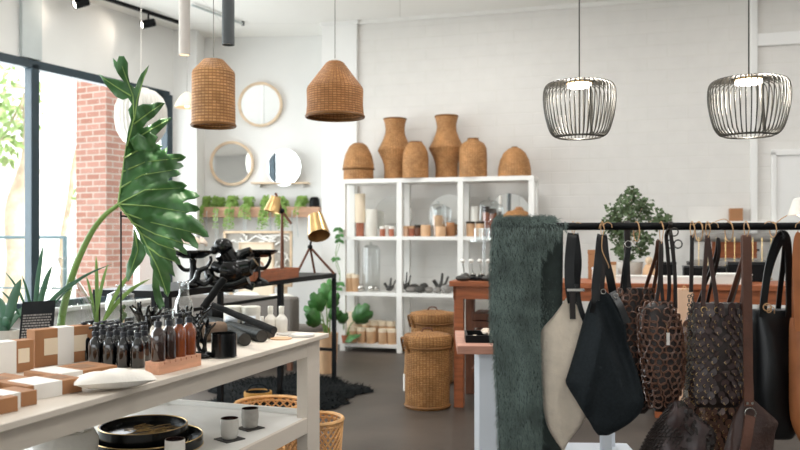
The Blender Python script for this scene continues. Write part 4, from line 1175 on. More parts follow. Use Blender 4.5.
tag(MB().lathe([(0, 0), (.07, 0), (.075, .03), (.07, .14), (.05, .17), (0, .175)], 24).build('black_pot', 'black_metal', None, p), 'small black domed pot at the right end of the plant trough', 'pot')
# cream glass dome lamp behind the wicker pendant, white pleated lantern by the window
D = 9.6; k = D/F; b = P(187, 94, D)
o = thing('glass_pendant', 'small cream glass dome lamp behind the tall wicker pendant', 'pendant lamp', (b.x, b.y, CEIL))
zz = b.z-CEIL
MB().lathe([(.02, zz+.02), (6*k, zz-.02), (11*k, zz-9*k), (12*k, zz-13.5*k), (11.5*k, zz-13.5*k), (10*k, zz-9*k), (.02, zz)], 32).build('shade', 'wax', o)
MB().tube([(0, 0, 0), (0, 0, zz+.02)], .003, 6).build('cord', 'stone', o)
MB().ball((0, 0, zz-.12), .04).build('bulb', 'warm_bulb', o)
D = 8.8; k = D/F; b = P(141, 119, D)
o = thing('paper_lantern', 'white pleated paper lantern hanging in front of the window', 'pendant lamp', (b.x, b.y, CEIL))
zz = b.z-CEIL; m = MB(); n = 72; prof = [(7, 30), (14, 27.5), (21, 21), (24.5, 11), (25, 0), (23, -12), (17, -22), (9, -28), (3, -29)]
m.lathe([(r*k, zz+z*k) for r, z in prof], n)
for i, v in enumerate(m.v):
    s = 1+.025*(1 if i % 2 else -1); v.x *= s; v.y *= s
m.build('pleated_shade', 'lantern_paper', o)
MB().tube([(0, 0, 0), (0, 0, zz+30*k)], .004, 6).build('cord', 'lamp_white', o)
MB().torus((0, 0, zz+30*k), 7*k, .008).build('top_ring', 'lamp_white', o)

# ---------------------------------------------------------------- white shelf unit along the brick wall
SR = R(-16)
a0 = hit(340, (0, 9.9, 0), SR)
SF = Frame(a0.x, a0.y, SR)
sx = [SF.at(340, 0), SF.at(396.5, 0), SF.at(457.5, 0), SF.at(528.5, 0)]
pw = .068; SD = .43; topz = 2.165
lv = [.10, .745, 1.445]
t = thing('shelf_unit', 'tall white three bay shelf unit against the brick wall', 'shelf', SF.o, SF.rz)
LX = sx[3]+pw
for i, x in enumerate(sx):
    for y in (0, SD-pw): MB().b2(x, x+pw, y, y+pw, 0, topz-.055).build('post', 'white_paint', t)
MB().b2(0, LX, -.004, SD, topz-.055, topz).build('top_board', 'white_paint', t, bevel=.003)
for zz in lv:
    for i in range(3): MB().b2(sx[i]+(pw if i else pw), sx[i+1], .004, SD-.01, zz-.045, zz).build('shelf_board', 'white_paint', t)
for i in (0, 3):
    for zz in lv: MB().b2(sx[i]+.01, sx[i]+pw-.01, pw, SD-pw, zz-.045, zz).build('side_rail', 'white_paint', t)
def sp(px, yo, z):
    return SF.w(SF.at(px, yo), yo, z)
def sk(px, yo=.2): return hit(px, SF.w(0, yo), SF.rz).y/F
def wick(name, label, px, prof, yo=.2, mt='wicker', group='wicker vases on top of the shelf unit', cat='vase', split=None):
    """prof: (radius px, height px above the top)"""
    k = sk(px, yo); p = sp(px, yo, topz)
    o = thing(name, label, cat, p, R(rnd.uniform(0, 90)), group)
    pr = [(0, 0)]+[(r*k, z*k) for r, z in prof]
    if split:
        MB().lathe(pr[:split]+[(0, pr[split-1][1])], 40).build('base', mt, o)
        MB().lathe(pr[split:]+[(0, pr[-1][1])], 40).build('lid', mt, o)
        MB().torus((0, 0, pr[split][1]), pr[split][0]-.004, .012, n=40).build('rim', 'wicker_basket', o)
    else:
        hole = prof[-1][0]
        MB().lathe(pr+[(pr[-1][0]-.02, pr[-1][1]), (pr[-1][0]-.025, pr[-1][1]-.06), (0, pr[-1][1]-.06)], 44).build('body', mt, o)
        MB().torus((0, 0, pr[-1][1]), pr[-1][0]-.008, .012, n=40).build('rim', 'wicker_basket', o)
def tall(dx=0): return [(11.2, 0), (10.8, 8), (11.2, 15), (13, 21), (16.8, 28.5), (17.3, 30), (16.6, 31.5), (12.6, 39), (10, 46), (9.5, 51), (10.2, 56), (11.6, 61)]
wick('wicker_basket', 'lidded wicker dome basket at the left of the shelf top', 358.5, [(15, 0), (15, 10), (15.8, 11), (15.5, 15), (13.5, 25), (9, 34), (5, 37)], split=3, cat='basket')
wick('wicker_vase', 'tall waisted wicker vase, left of the two', 395, [(r, z*1.0) for r, z in tall()], yo=.34)
wick('wicker_vase', 'squat round shouldered wicker vase between the two tall ones', 415.5, [(13, 0), (13.1, 19), (12.4, 26), (10, 31.5), (6.5, 36)], yo=.10)
wick('wicker_vase', 'tall waisted wicker vase, right of the two', 446.5, [(r*1.02, z*1.03) for r, z in tall()], yo=.34)
wick('wicker_vase', 'squat wicker vase with a narrow mouth right of the tall ones', 473, [(14, 0), (14, 22), (13.6, 29), (11, 34), (5.8, 37), (5.5, 38.5)], yo=.14)
wick('wicker_basket', 'domed wicker basket at the right end of the shelf top', 514.5, [(16.7, 0), (16.2, 9), (14.5, 17), (11, 24), (6, 28.5), (3, 29.5)], cat='basket')
# half-moon mirrors leaning on the middle shelf
for i, (px, rp, lb) in enumerate(((393, 20, 'round mirror leaning in the left bay of the shelf unit'), (448.5, 21, 'round mirror leaning in the middle bay of the shelf unit'), (509, 21.5, 'round mirror leaning in the right bay of the shelf unit'))):
    k = sk(px, .36); r = rp*k
    p = sp(px, .36, lv[2])
    o = thing('leaning_mirror', lb, 'mirror', p, SR, 'round mirrors on the shelf unit')
    o.rotation_euler = (R(-4), 0, SR)
    ax = Matrix.Rotation(R(90), 4, 'X')
    MB().lathe([(0, .004), (r, .004), (r, -.004), (0, -.004)], 56, (0, 0, r+.002), axis=ax).build('glass', 'mirror', o)
    MB().torus((0, 0, r+.002), r, .004, (0, 1, 0), 56).build('edge', 'silver', o)
def candle(label, px, yo, z, rp, hp, mt, group, wick_=True, cat='candle', name='pillar_candle', k=None):
    k = sk(px, yo); p = sp(px, yo, z); r, h = rp*k, hp*k
    o = thing(name, label, cat, p, 0, group)
    MB().lathe([(0, 0), (r*.97, 0), (r, .004), (r, h-.005), (r*.95, h), (0, h-.002)], 22).build('body', mt, o)
    if wick_: MB().tube([(0, 0, h-.004), (.002, 0, h+.014)], .002, 5).build('wick', 'soil', o)
    return o
def jar(label, px, yo, z, rp, hp, mt, lid, group, lh=.25):
    k = sk(px, yo); p = sp(px, yo, z); r, h = rp*k, hp*k
    o = thing('lidded_jar', label, 'jar', p, 0, group)
    MB().lathe([(0, 0), (r*.95, 0), (r, .006), (r, h*(1-lh)), (0, h*(1-lh))], 20).build('body', mt, o)
    MB().lathe([(0, h*(1-lh)), (r*1.04, h*(1-lh)), (r*1.04, h), (0, h)], 20).build('lid', lid, o)
def cloche(label, px, yo, z, rp, hp):
    k = sk(px, yo); p = sp(px, yo, z); r, h = rp*k, hp*k
    o = thing('glass_cloche', label, 'cloche', p, 0, 'glass cloches on the shelf unit')
    MB().lathe([(r, 0), (r, h*.86), (r*.93, h*.95), (r*.6, h), (0, h)], 28).build('dome', 'clear_glass', o)
    MB().ball((0, 0, h+.02), .02, 10, 8).build('knob', 'clear_glass', o)
    MB().torus((0, 0, .003), r, .004, n=28).build('rim', 'clear_glass', o)
z2 = lv[2]
p = sp(360, .17, z2); k = sk(360)
o = thing('pillar_candle', 'tall cream pillar candle on a wooden block', 'candle', p); 
MB().lathe([(0, 0), (4*k, 0), (4*k, 13.5*k), (0, 13.5*k)], 20).build('wooden_base', 'terracotta', o)
MB().lathe([(0, 13.5*k), (5.2*k, 13.5*k), (5.2*k, 42*k), (4.9*k, 42.5*k), (0, 42.3*k)], 24).build('candle', 'wax', o)
MB().tube([(0, 0, 42*k), (0, 0, 44*k)], .003, 5).build('wick', 'soil', o)
candle('fat frosted white candle right of the tall cream one', 371, .22, z2, 6.3, 27, 'frosted', 'candles on the shelf unit')
jar('small pinkish jar in the left bay', 382.5, .10, z2, 2.6, 10, 'terracotta', 'white_ceramic', 'small jars on the middle shelf')
jar('small white jar in the left bay', 387, .14, z2, 2.4, 11, 'white_ceramic', 'white_ceramic', 'small jars on the middle shelf')
jar('small reddish jar beside the left post', 391.5, .10, z2, 2.6, 10, 'terracotta', 'white_ceramic', 'small jars on the middle shelf')
for i, (px, rp, hp, mt, lb) in enumerate(((405.5, 3, 10.5, 'peach_paper', 'small pink candle at the left of the middle bay'), (411.5, 3.1, 10.5, 'terracotta', 'brick red candle in the middle bay'), (418, 3.2, 11.5, 'dark_wood', 'dark brown candle in the middle bay'))):
    jar(lb, px, .12, z2, rp, hp, mt, 'soil' if i == 2 else 'beige_wax', 'small jars on the middle shelf')
candle('beige candle left of the glass cloche', 425.5, .13, z2, 5, 11.5, 'beige_wax', 'candles on the shelf unit')
candle('short beige candle in front of the glass cloche', 440.5, .07, z2, 5.2, 10, 'beige_wax', 'candles on the shelf unit')
candle('beige block candle under the glass cloche', 438, .24, z2, 5, 21, 'beige_wax', 'candles on the shelf unit')
cloche('glass cloche over a beige candle in the middle bay', 438, .24, z2, 8.5, 32)
candle('tan candle beside the middle bay mirror', 450.5, .2, z2, 4.5, 14, 'card', 'candles on the shelf unit')
jar('peach jar with a dark lid left of its twin in the right bay', 470.5, .10, z2, 4.2, 15, 'beige_wax', 'soil', 'dark lidded peach jars', .15)
jar('peach jar with a dark lid right of its twin in the right bay', 480, .10, z2, 4.2, 15, 'beige_wax', 'soil', 'dark lidded peach jars', .15)
candle('white candle jar behind the peach jars', 476, .3, z2, 5, 30, 'frosted', 'candles on the shelf unit', False)
bt = lambda lb, px, yo, hp, mt: jar(lb, px, yo, z2, 3.6, hp, mt, 'soil', 'amber bottles in the right bay', .2)
bt('amber bottle left of its twin beside the right bay mirror', 486, .22, 30, 'terracotta'); bt('amber bottle right of its twin beside the right bay mirror', 492.5, .16, 28, 'amber')
cloche('glass cloche in the right bay over bottles', 489, .19, z2, 9.5, 36)
k = sk(518, .2); p = sp(517, .19, z2)
o = thing('woven_bowl', 'wide woven bowl with a brown rim in the right bay', 'bowl', p)
MB().lathe([(0, 0), (8*k, 0), (13*k, 6*k), (14.5*k, 13*k), (14*k, 16*k)], 36).build('bowl', 'grey_fabric', o)
MB().lathe([(14.2*k, 15.5*k), (14*k, 21*k), (10*k, 25*k), (0, 27*k)], 36).build('lid', 'wicker', o)
# third shelf
z3 = lv[1]
for i, (px, yo, lb) in enumerate(((349, .08, 'pink cup at the front left of the lower shelf'), (355, .10, 'pink cup right of the front left one'), (351, .26, 'pink cup behind the front left ones'))):
    jar(lb, px, yo, z3, 4, 17, 'beige_wax', 'wax', 'pink cups on the shelf unit', .2)
cloche('tall glass cloche in the left bay of the lower shelf', 371, .24, z3, 9, 46)
for i, (px, yo, rp, lb) in enumerate(((361, .08, 3.8, 'silver ball at the left of the lower shelf'), (371, .09, 3.4, 'silver ball in the middle of the left bay'), (376, .12, 3, 'smallest silver ball in the left bay'))):
    k = sk(px, yo); p = sp(px, yo, z3)
    o = tag(MB().ball((0, 0, rp*k), rp*k, 20, 12).build('silver_ball', 'silver', None, p), lb, 'ornament', 'silver balls on the shelf unit')
def rock(label, px, yo, z, wpx, hpx, mt, seed, group='stones on the shelf unit', dz=0):
    k = sk(px, yo); p = sp(px, yo, z+dz)
    rr = random.Random(seed); m = MB(); m.ball((0, 0, hpx*k/2), 1, 14, 10)
    for v in m.v:
        d = Vector((v.x, v.y, v.z-hpx*k/2)); q = 1+.22*noise.noise(d*1.7+Vector((seed*3.1, 0, 0)))
        v.x = d.x*q*wpx*k/2; v.y = d.y*q*min(.1, wpx*k*.4); v.z = max(0, hpx*k/2+d.z*(q*.5+.5)*hpx*k/2)
    return tag(m.build('stone', mt, None, p), label, 'stone', group)
def knot(label, px, yo, z, wpx, hpx, seed):
    k = sk(px, yo); p = sp(px, yo, z); rr = random.Random(seed); m = MB(); w_, h_ = wpx*k/2, hpx*k
    m.tube([(-w_, 0, h_*.6), (-w_*.3, .02, h_*.25), (w_*.4, 0, h_*.3), (w_, 0, h_*.8)], [w_*.25, w_*.35, w_*.3, w_*.15], 9, 5)
    m.tube([(-w_*.5, 0, h_*.15), (0, -.02, h_*.45), (w_*.2, 0, h_*.95)], [w_*.3, w_*.15], 9, 5)
    m.ball((0, 0, h_*.22), w_*.5, 10, 8, (1, .7, .8))
    return tag(m.build('stone_knot', 'dark_stone', None, p), label, 'ornament', 'dark knotted ornaments on the shelf unit')
knot('dark knotted ornament beside the left post', 390, .1, z3, 11, 15, 1)
for px, r_ in ((406, 6),):
    knot('dark knotted ornament at the left of the middle bay', px, .18, z3, 9, 21, 2)
for i, (px, yo, w_, h_, mt, lb) in enumerate(((411, .10, 12, 6, 'stone', 'flat grey stone at the left of the middle bay'), (420, .07, 11, 7, 'dark_stone', 'dark rounded stone beside the flat grey one'), (429, .12, 10, 6, 'stone', 'grey stone in the middle of the lower shelf'), (414, .24, 12, 8, 'dark_stone', 'dark stone at the back of the middle bay'), (424, .25, 9, 9, 'dark_stone', 'brownish dark stone behind the grey ones'), (447, .10, 13, 9, 'stone', 'large smooth grey stone beside the counter leg'), (437, .09, 9, 6, 'stone', 'small grey stone next to the large smooth one'))):
    rock(lb, px, yo, z3, w_, h_, mt, i+3)
knot('tall dark coral piece above the large grey stone', 441, .26, z3, 15, 20, 6)
# bottom shelf
z4 = lv[0]
for i, (px, yo, rp, hp, mt, lb) in enumerate(((355, .3, 8, 28, 'wax', 'big cream block candle at the back left of the bottom shelf'), (376, .32, 9, 20, 'wax', 'wide cream candle behind the row of cups'))):
    candle(lb, px, yo, z4, rp, hp, mt, 'candles on the bottom shelf')
cups = [(352, .08), (361.5, .09), (371, .08), (383, .06), (392, .07), (367, .2), (375, .22), (383, .22), (391, .22)]
names_ = ['first from the left in the front row', 'second from the left in the front row', 'third from the left in the front row', 'fourth from the left in the front row', 'beside the post in the front row', 'first from the left in the back row', 'second from the left in the back row', 'third from the left in the back row', 'beside the post in the back row']
for i, (px, yo) in enumerate(cups):
    jar('beige candle cup with a cream top, '+names_[i], px, yo, z4, 4.6, 15 if i < 5 else 21, 'beige_wax', 'wax', 'candle cups on the bottom shelf', .22)
# plants trailing down the left end of the shelf
p = sp(346, .03, z4)
g0 = p
def g2(px, py): 
    q = P(px, py, g0.y-.12); return q-g0
bigleaf_plant('split leaf plant at the front of the bottom shelf', p, .10, [(g2(351, 336), .22), (g2(361, 315), .26), (g2(343, 318), .16)], 'terracotta', 6, .06, lm='leaf_green')
p = P(343, 228, 9.75)
rr = random.Random(21)
o = thing('trailing_vine', 'green vine trailing down the left end of the shelf unit', 'plant', (p.x, p.y, lv[2]))
m = MB(); v_ = MB()
o.location = SF.w(.03, -.03, lv[2])
for s_ in range(2):
    x = rr.uniform(-.05, .0); pts = []
    for i in range(12): pts.append(Vector((x+.03*math.sin(i*.9+s_), -.02-.02*math.cos(i), .1-i*(.075 if s_ < 2 else .05))))
    v_.tube(pts, .004, 5)
    for q in [q for j, q in enumerate(pts) if j < 3 or j in (5, 9, 10)]:
        for z in (-1, 1): m.leaf(q, q+Vector((z*rr.uniform(.04, .07), -.03, -rr.uniform(.0, .06))), .05, (0, -1, .3), .1, 3)
m.build('foliage', 'bright_leaf', o); v_.build('stem', 'stem_green', o)
MB().lathe([(0, 0), (.035, 0), (.045, .08), (.04, .08), (0, .06)], 16, (.0, .0, .0)).build('pot', 'grey_ceramic', o)
p = sp(332, .1, 0)

# ---------------------------------------------------------------- laundry baskets
def hamper(label, px, D, r, h, handle=True):
    p = P(px, 236, D)
    o = thing('laundry_basket', label, 'basket', (p.x, p.y, 0), R(20), 'lidded wicker laundry baskets')
    MB().lathe([(0, 0), (r*.9, 0), (r*.94, .02), (r*.97, h*.5), (r*.96, h-.1), (0, h-.1)], 48).build('body', 'wicker_basket', o)
    for z_, r_, t_ in ((.02, r*.93, .014), (h-.1, r*.985, .012)): MB().torus((0, 0, z_), r_, t_, n=48).build('band', 'wicker_basket', o)
    ld = MB().lathe([(r*1.0, h-.095), (r*1.03, h-.085), (r*1.03, h-.02), (r*.97, h), (r*.5, h+.02), (0, h+.025)], 48).build('lid', 'wicker_basket', o)
    MB().tube([(-.055, 0, h+.015), (-.03, 0, h+.05), (.03, 0, h+.05), (.055, 0, h+.015)], .007, 8, 5).build('lid_handle', 'dark_wood', ld)
    for s in (-1, 1):
        MB().tube([(s*r*.96, -.06, h-.14), (s*r*1.1, -.04, h-.04), (s*r*1.12, .0, h-.02), (s*r*1.1, .04, h-.04), (s*r*.96, .06, h-.14)], .010, 8, 5).build('side_handle', 'wicker_basket', o)
    return o
hm = hamper('tall lidded wicker basket standing in front of the other', 427.3, 6.8, .2, .615)
MB().b2(-.235, -.229, -.07, -.045, .16, .30).build('paper_tag', 'paper', hm)
MB().tube([(-.232, -.058, .30), (-.215, -.05, .48)], .002, 5).build('tag_string', 'twine', hm)
hamper('lidded wicker basket behind the front one by the shelf', 432.5, 7.95, .222, .69)

# ---------------------------------------------------------------- long wooden counter under and behind the clothes rack
KZ = 1.07
a = P(449, 236, 6.74)
KF = Frame(a.x, a.y, R(-14))
KL, KW = 4.6, .75
t = thing('wooden_counter', 'long orange brown wooden counter behind the clothes rack', 'counter', KF.o, KF.rz)
MB().b2(0, KL, 0, KW, KZ-.045, KZ).build('worktop', 'orange_wood', t, bevel=.004)
MB().b2(.03, KL-.03, .03, .055, KZ-.15, KZ-.045).b2(.03, KL-.03, KW-.055, KW-.03, KZ-.15, KZ-.045).b2(.03, .055, .03, KW-.03, KZ-.15, KZ-.045).build('apron', 'orange_wood', t)
for x in (.075, 1.7, 3.2, KL-.075):
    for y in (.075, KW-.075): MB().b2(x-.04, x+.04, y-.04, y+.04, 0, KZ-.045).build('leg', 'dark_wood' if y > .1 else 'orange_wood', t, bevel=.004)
# slat shelf under the counter with stacked boards
MB().b2(.16, KL-.2, .18, KW-.05, .28, .31).build('low_shelf', 'dark_wood', t)
for i in range(7):
    z = .312+i*.068
    tag(MB().b2(0, .62+.04*math.sin(i*2.1), -.1, .26, 0, .058).build('wooden_plank', 'dark_wood', None, KF.w(.17+.02*math.cos(i*1.7), .36, z), KF.rz+R(2*math.sin(i)), bevel=.003), f'rough plank, {ORD[i]} from the bottom of the stack under the counter', 'plank', 'planks stacked under the counter')
for i, (x, y, z, lb) in enumerate(((.42, .12, .845, 'white paper roll with a dark end under the counter'),)):
    c = KF.w(x, y, z)
    o = thing('paper_roll', lb, 'roll', c, KF.rz)
    MB().tube([(0, 0, 0), (.5, .0, .0)], .055, 20).build('roll', 'white_ceramic', o)
    MB().tube([(-.05, 0, 0), (.0, 0, 0)], .058, 20).build('end_cap', 'black_metal', o)
def on_counter(px, yo, z=KZ): return KF.w(KF.at(px, yo), yo, z)
# little black tray with white flower vases at the counter end
p = on_counter(478, .2)
o = thing('diffuser_tray', 'black tray of slim white diffusers on the counter end', 'display tray', p, KF.rz)
m = MB(); m.b2(-.17, .14, -.09, .09, 0, .03); m.build('tray', 'black_metal', o, bevel=.004)
for i in range(4):
    x = -.12+i*.075
    f = MB().lathe([(0, .03), (.025, .03), (.03, .05), (.02, .06), (0, .06)], 14, (x, .0, 0)).tube([(x, 0, .06), (x-.012, 0, .14)], .008, 6).build('diffuser', 'silver', o)
    MB().ball((x-.015, 0, .165), .024, 10, 7, (1, 1, .8)).build('white_top', 'white_ceramic', f)
for i, (px, s) in enumerate(((463, .05), (490, .055))):
    knot_ = MB().ball((0, 0, s*.5), s, 12, 8, (1.3, .9, .5)).ball((s*.5, .01, s*.8), s*.6, 10, 8).build('black_pebble', 'dark_stone', None, on_counter(px, .06)); tag(knot_, ('dark pebble cluster at the front left counter corner', 'dark pebble cluster right of the diffuser tray')[i], 'ornament', 'dark pebbles on the counter')
p = on_counter(484, .28)
o = thing('glass_tier', 'glass tier stand with clear tumblers above the counter end', 'display stand', p, KF.rz)
MB().lathe([(0, 0), (.06, 0), (.06, .01), (.012, .02), (.012, .33), (0, .33)], 20).build('stem', 'clear_glass', o)
MB().lathe([(0, .33), (.13, .33), (.13, .345), (0, .345)], 28).build('plate', 'clear_glass', o)
for i, (x, y) in enumerate(((-.06, -.03), (.0, -.05), (.065, -.02))):
    c = p+Vector((x, y, .346))
    tag(MB().lathe([(0, 0), (.026, 0), (.03, .1), (.027, .1), (.023, .006), (0, .006)], 18).build('glass_tumbler', 'clear_glass', None, c), ('left', 'middle', 'right')[i]+' clear tumbler on the glass tier stand', 'glass', 'tumblers on the glass tier')
# olive tree
p = on_counter(630, .45)
o = thing('olive_tree', 'bushy small potted tree on the counter behind the rack', 'plant', p)
MB().lathe([(0, 0), (.085, 0), (.11, .16), (.1, .16), (.095, .13), (0, .13)], 28).build('pot', 'grey_ceramic', o)
MB().lathe([(0, .12), (.094, .135), (0, .145)], 16).build('soil', 'soil', o)
k = p.y/F; g = lambda px, py, dy=0: Vector(((px-630)*k, dy, H-(py-HY)*k-KZ))
MB().tube([(0, 0, .13), g(628, 250), g(630, 230), g(629, 210)], [.016, .009], 8, 5).build('trunk', 'bark', o)
m = MB(); rr = random.Random(8)
bm_ = MB()
for (px, py, r_) in ((629, 203, 13), (617, 212, 12), (642, 208, 12), (630, 222, 15), (611, 224, 9), (654, 219, 12), (664, 222, 8), (632, 193, 7), (620, 236, 12), (643, 236, 11), (622, 250, 9), (640, 250, 7), (628, 258, 6)):
    bm_.tube([g(629, 236), g(px, py)], [.006, .003], 5)
    c = g(px, py)
    for i in range(int(9*r_)):
        d = Vector((rr.gauss(0, 1), rr.gauss(0, 1), rr.gauss(0, 1))).normalized()*r_*k*rr.random()**.45
        q = c+d; m.leaf(q, q+Vector((rr.uniform(-1, 1), rr.uniform(-1, 1), rr.uniform(-.6, .8))).normalized()*.045, .03, (rr.uniform(-1, 1), -1, rr.uniform(-.3, 1)), .1, 2)
m.build('foliage', 'olive_leaf', o); bm_.build('branch', 'bark', o)
# things on the counter right of the tree
def cbox(name, label, cat, px0, px1, py0, yo, dep, mt, group=None, z=KZ, lid=None):
    x0, x1 = KF.at(px0, yo), KF.at(px1, yo); k = hit((px0+px1)/2, KF.w(0, yo), KF.rz).y/F
    hgt = H-(py0-HY)*k-z
    o = thing(name, label, cat, KF.w(x0, yo, z), KF.rz, group)
    MB().b2(0, x1-x0, 0, dep, 0, hgt*(.86 if lid else 1)).build('body', mt, o, bevel=.003)
    if lid: MB().b2(-.004, x1-x0+.004, -.004, dep+.004, hgt*.86, hgt).build('lid', lid, o)
    return o
cbox('white_carton', 'white carton at the left end behind the cream bag', 'box', 592, 611, 268, .35, .2, 'paper', 'white cartons on the counter', lid='cool_white')
cbox('tan_box', 'tan box on the counter left of the small tree', 'box', 588, 600, 250, .6, .12, 'card', lid='card')
cbox('wooden_block', 'small light wooden block beside the tree pot', 'block', 604, 616, 262, .15, .12, 'pale_wood', lid='card')
cbox('white_carton', 'wide white carton lying under the tree', 'box', 616, 654, 276, .06, .22, 'paper', 'white cartons on the counter', lid='paper')
cbox('white_carton', 'long low white carton right of the tree', 'box', 656, 712, 277, .05, .24, 'paper', 'white cartons on the counter', lid='paper')
cbox('white_carton', 'pale carton near the black tote straps', 'box', 716, 752, 274, .08, .22, 'white_ceramic', 'white cartons on the counter', lid='paper')
cbox('black_case', 'black case on the counter behind the lattice bag straps', 'case', 655, 676, 262, .45, .16, 'black_metal', None, lid='black_gloss')
cbox('black_case', 'wide black case on the counter behind the chain bag', 'case', 684, 726, 266, .5, .14, 'black_metal', None, lid='black_gloss')
cbox('black_case', 'black case at the right behind the brown strap', 'case', 728, 770, 262, .5, .14, 'black_metal', None, lid='black_gloss')
p = on_counter(645, .12)
k = p.y/F
o = thing('wooden_figure', 'small rounded wooden figure on the counter beside the tree', 'figure', on_counter(649, .33))
MB().lathe([(0, 0), (.05, 0), (.055, .04), (.05, .1), (.03, .14), (0, .15)], 20).build('body', 'beige_wax', o); MB().ball((0, 0, .175), .032, 12, 8).build('head', 'pale_wood', o)
o = thing('wire_plant_stand', 'black wire stand with looped arms on the counter', 'stand', on_counter(674, .62))
m = MB(); m.tube([(0, 0, 0), (0, 0, .28)], .008, 6).lathe([(0, 0), (.06, 0), (.06, .012), (0, .012)], 20)
m.build('stem', 'black_metal', o)
for s in (-1, 1): MB().torus((s*.035, 0, .31), .035, .006, (0, 1, 0)).build('loop', 'black_metal', o)
# wall mounted rollers of wrapping paper on the brick wall
def roller(label, px0, px1, py, r, mt, D=8.6, sheet=None):
    y_ = -.35
    x0, x1 = BW.at(px0, y_), BW.at(px1, y_); c = hit((px0+px1)/2, BW.w(0, y_), BW.rz); z = H-(py-HY)*c.y/F
    o = thing('paper_roller', label, 'paper roll', BW.w(x0, y_, z), BW.rz, 'wrapping paper rollers on the back wall')
    MB().tube([(0, 0, 0), (x1-x0, 0, 0)], r, 20).build('roll', mt, o)
    for x in (.0, x1-x0): MB().b2(x-.015, x+.015, -.03, -y_, -.03, .03).build('bracket', 'black_metal', o)
    for i in range(9):
        x = (i+.5)*(x1-x0)/9
        if sheet: MB().tube([(x, -r-.006, .0), (x, -r-.01, -rnd.uniform(.25, .45))], .004, 5).ball((x, -r-.01, -.46), .012, 8, 6).build('chain', 'gold_wire', o)
    return o
roller('long grey paper roller above the kraft sheet', 694, 775, 237.5, .05, 'stone', sheet=True)
roller('long grey paper roller below the kraft sheet', 690, 770, 265, .06, 'stone')
x0, x1 = BW.at(712, -.2), BW.at(757, -.2); D = hit(735, BW.w(0, -.2), BW.rz).y; k = D/F
o = thing('kraft_sheet', 'kraft brown sheet hanging between the two rollers', 'paper', BW.w(x0, -.2, H-(258-HY)*k), BW.rz)
MB().b2(0, x1-x0, 0, .03, 0, 18*k).build('sheet', 'orange_wood', o); MB().b2(-.03, x1-x0+.03, .03, .2, 7*k, 9*k).build('hanger', 'black_metal', o)
x0, x1 = BW.at(730, -.12), BW.at(743, -.12); z0 = H-(221-HY)*k
o = thing('wooden_block', 'brown wooden block on the wall above the roller', 'block', BW.w(x0, -.12, z0), BW.rz)
MB().b2(0, x1-x0, 0, .12, 0, 13*k).build('block', 'card', o, bevel=.004)
x0, x1 = BW.at(692, -.2), BW.at(786, -.2)
o = thing('wall_shelf', 'thin wall shelf over the paper rollers', 'shelf', BW.w(x0, -.16, z0-.03), BW.rz)
MB().b2(0, x1-x0, 0, .16, 0, .03).build('board', 'white_paint', o)
for x in (.1, x1-x0-.1): MB().b2(x-.01, x+.01, .06, .16, -.1, 0).build('bracket', 'white_paint', o)
# stacked peach paper packs seen between the bags
x0, x1 = KF.at(678, -.14), KF.at(693, -.14)
o = thing('paper_bag', 'tall peach paper bag standing in front of the counter', 'bag', KF.w(x0, -.14, 0), KF.rz)
kk = hit(685, KF.w(0, -.14), KF.rz).y/F
MB().b2(0, x1-x0, 0, .11, 0, H-(289-HY)*kk).build('bag', 'peach_paper', o)
o2 = MB().tube([((x1-x0)*.3, .0, H-(289-HY)*kk-.01), ((x1-x0)*.4, 0, H-(286-HY)*kk), ((x1-x0)*.7, 0, H-(289-HY)*kk-.01)], .004, 6, 4).build('handle', 'twine', o)
# lamp at the right edge
b = P(797, 213, 6.9)
o = thing('cone_lamp', 'wooden armed lamp with a white shade at the right edge', 'lamp', on_counter(818, .4))
bb = o.location; g = lambda px, py: P(px, py, bb.y)-bb
MB().lathe([(0, 0), (.1, 0), (.1, .02), (.015, .03), (.012, .06), (0, .06)], 24).build('base', 'black_metal', o)
MB().tube([(0, 0, .05), g(812, 240), g(806, 195)], .012, 8).build('arm', 'dark_wood', o)
sh = MB().lathe([(.02, .10), (.05, .085), (.09, -.04), (.085, -.04), (.04, .07)], 28, g(800, 210)).build('shade', 'lamp_white', o)
MB().ball(g(800, 212), .032).build('bulb', 'warm_bulb', sh)
MB().tube([g(806, 195), g(800, 203)], .008, 6).build('neck', 'black_metal', o)

# ---------------------------------------------------------------- low white table with a pinkish wooden top beside the scarf
YZ = .86
a = P(457, 236, 4.30)
YF = Frame(a.x, a.y, R(-3))
t = thing('side_table', 'white table with a pinkish wooden top behind the scarf', 'table', YF.o, YF.rz)
YL, YW = .98, .70
MB().b2(0, YL, 0, YW, YZ-.046, YZ).build('tabletop', 'pink_wood', t, bevel=.004)
MB().b2(.12, .26, .03, YW-.03, 0, YZ-.046).build('leg', 'cool_white', t, bevel=.003)
MB().b2(.775, .83, .03, .09, 0, YZ-.046).build('leg', 'cool_white', t, bevel=.003)
MB().b2(.92, .97, YW-.09, YW-.03, 0, YZ-.046).build('leg', 'cool_white', t, bevel=.003)
MB().b2(.26, YL+.08, .0, YW, .12, .17).build('low_shelf', 'cool_white', t, bevel=.003)
p = YF.w(.05, .12, YZ)
o = thing('jewellery_tray', 'black tray of pale jewellery on the pinkish table', 'tray', p, YF.rz)
MB().b2(0, .42, 0, .26, 0, .012).b2(0, .012, 0, .26, .012, .04).b2(.408, .42, 0, .26, .012, .04).b2(.012, .408, 0, .012, .012, .04).b2(.012, .408, .248, .26, .012, .04).build('tray', 'black_metal', o)
rr = random.Random(31)
for i in range(16):
    q = YF.w(.05+.05+rr.random()*.3, .12+.04+rr.random()*.18, YZ+.013+.012*(i % 3))
    tag(MB().ball((0, 0, .012), .022, 9, 6, (1.5, .8, .55), .35, i).build('bone_piece', 'shell', None, q, rr.uniform(0, 3)), 'pale bone bead in the black jewellery tray', 'bead', 'bone beads in the jewellery tray')
o = thing('bead_necklace', 'looped twine necklace piled above the jewellery tray', 'necklace', YF.w(.30, .22, YZ+.05))
m = MB()
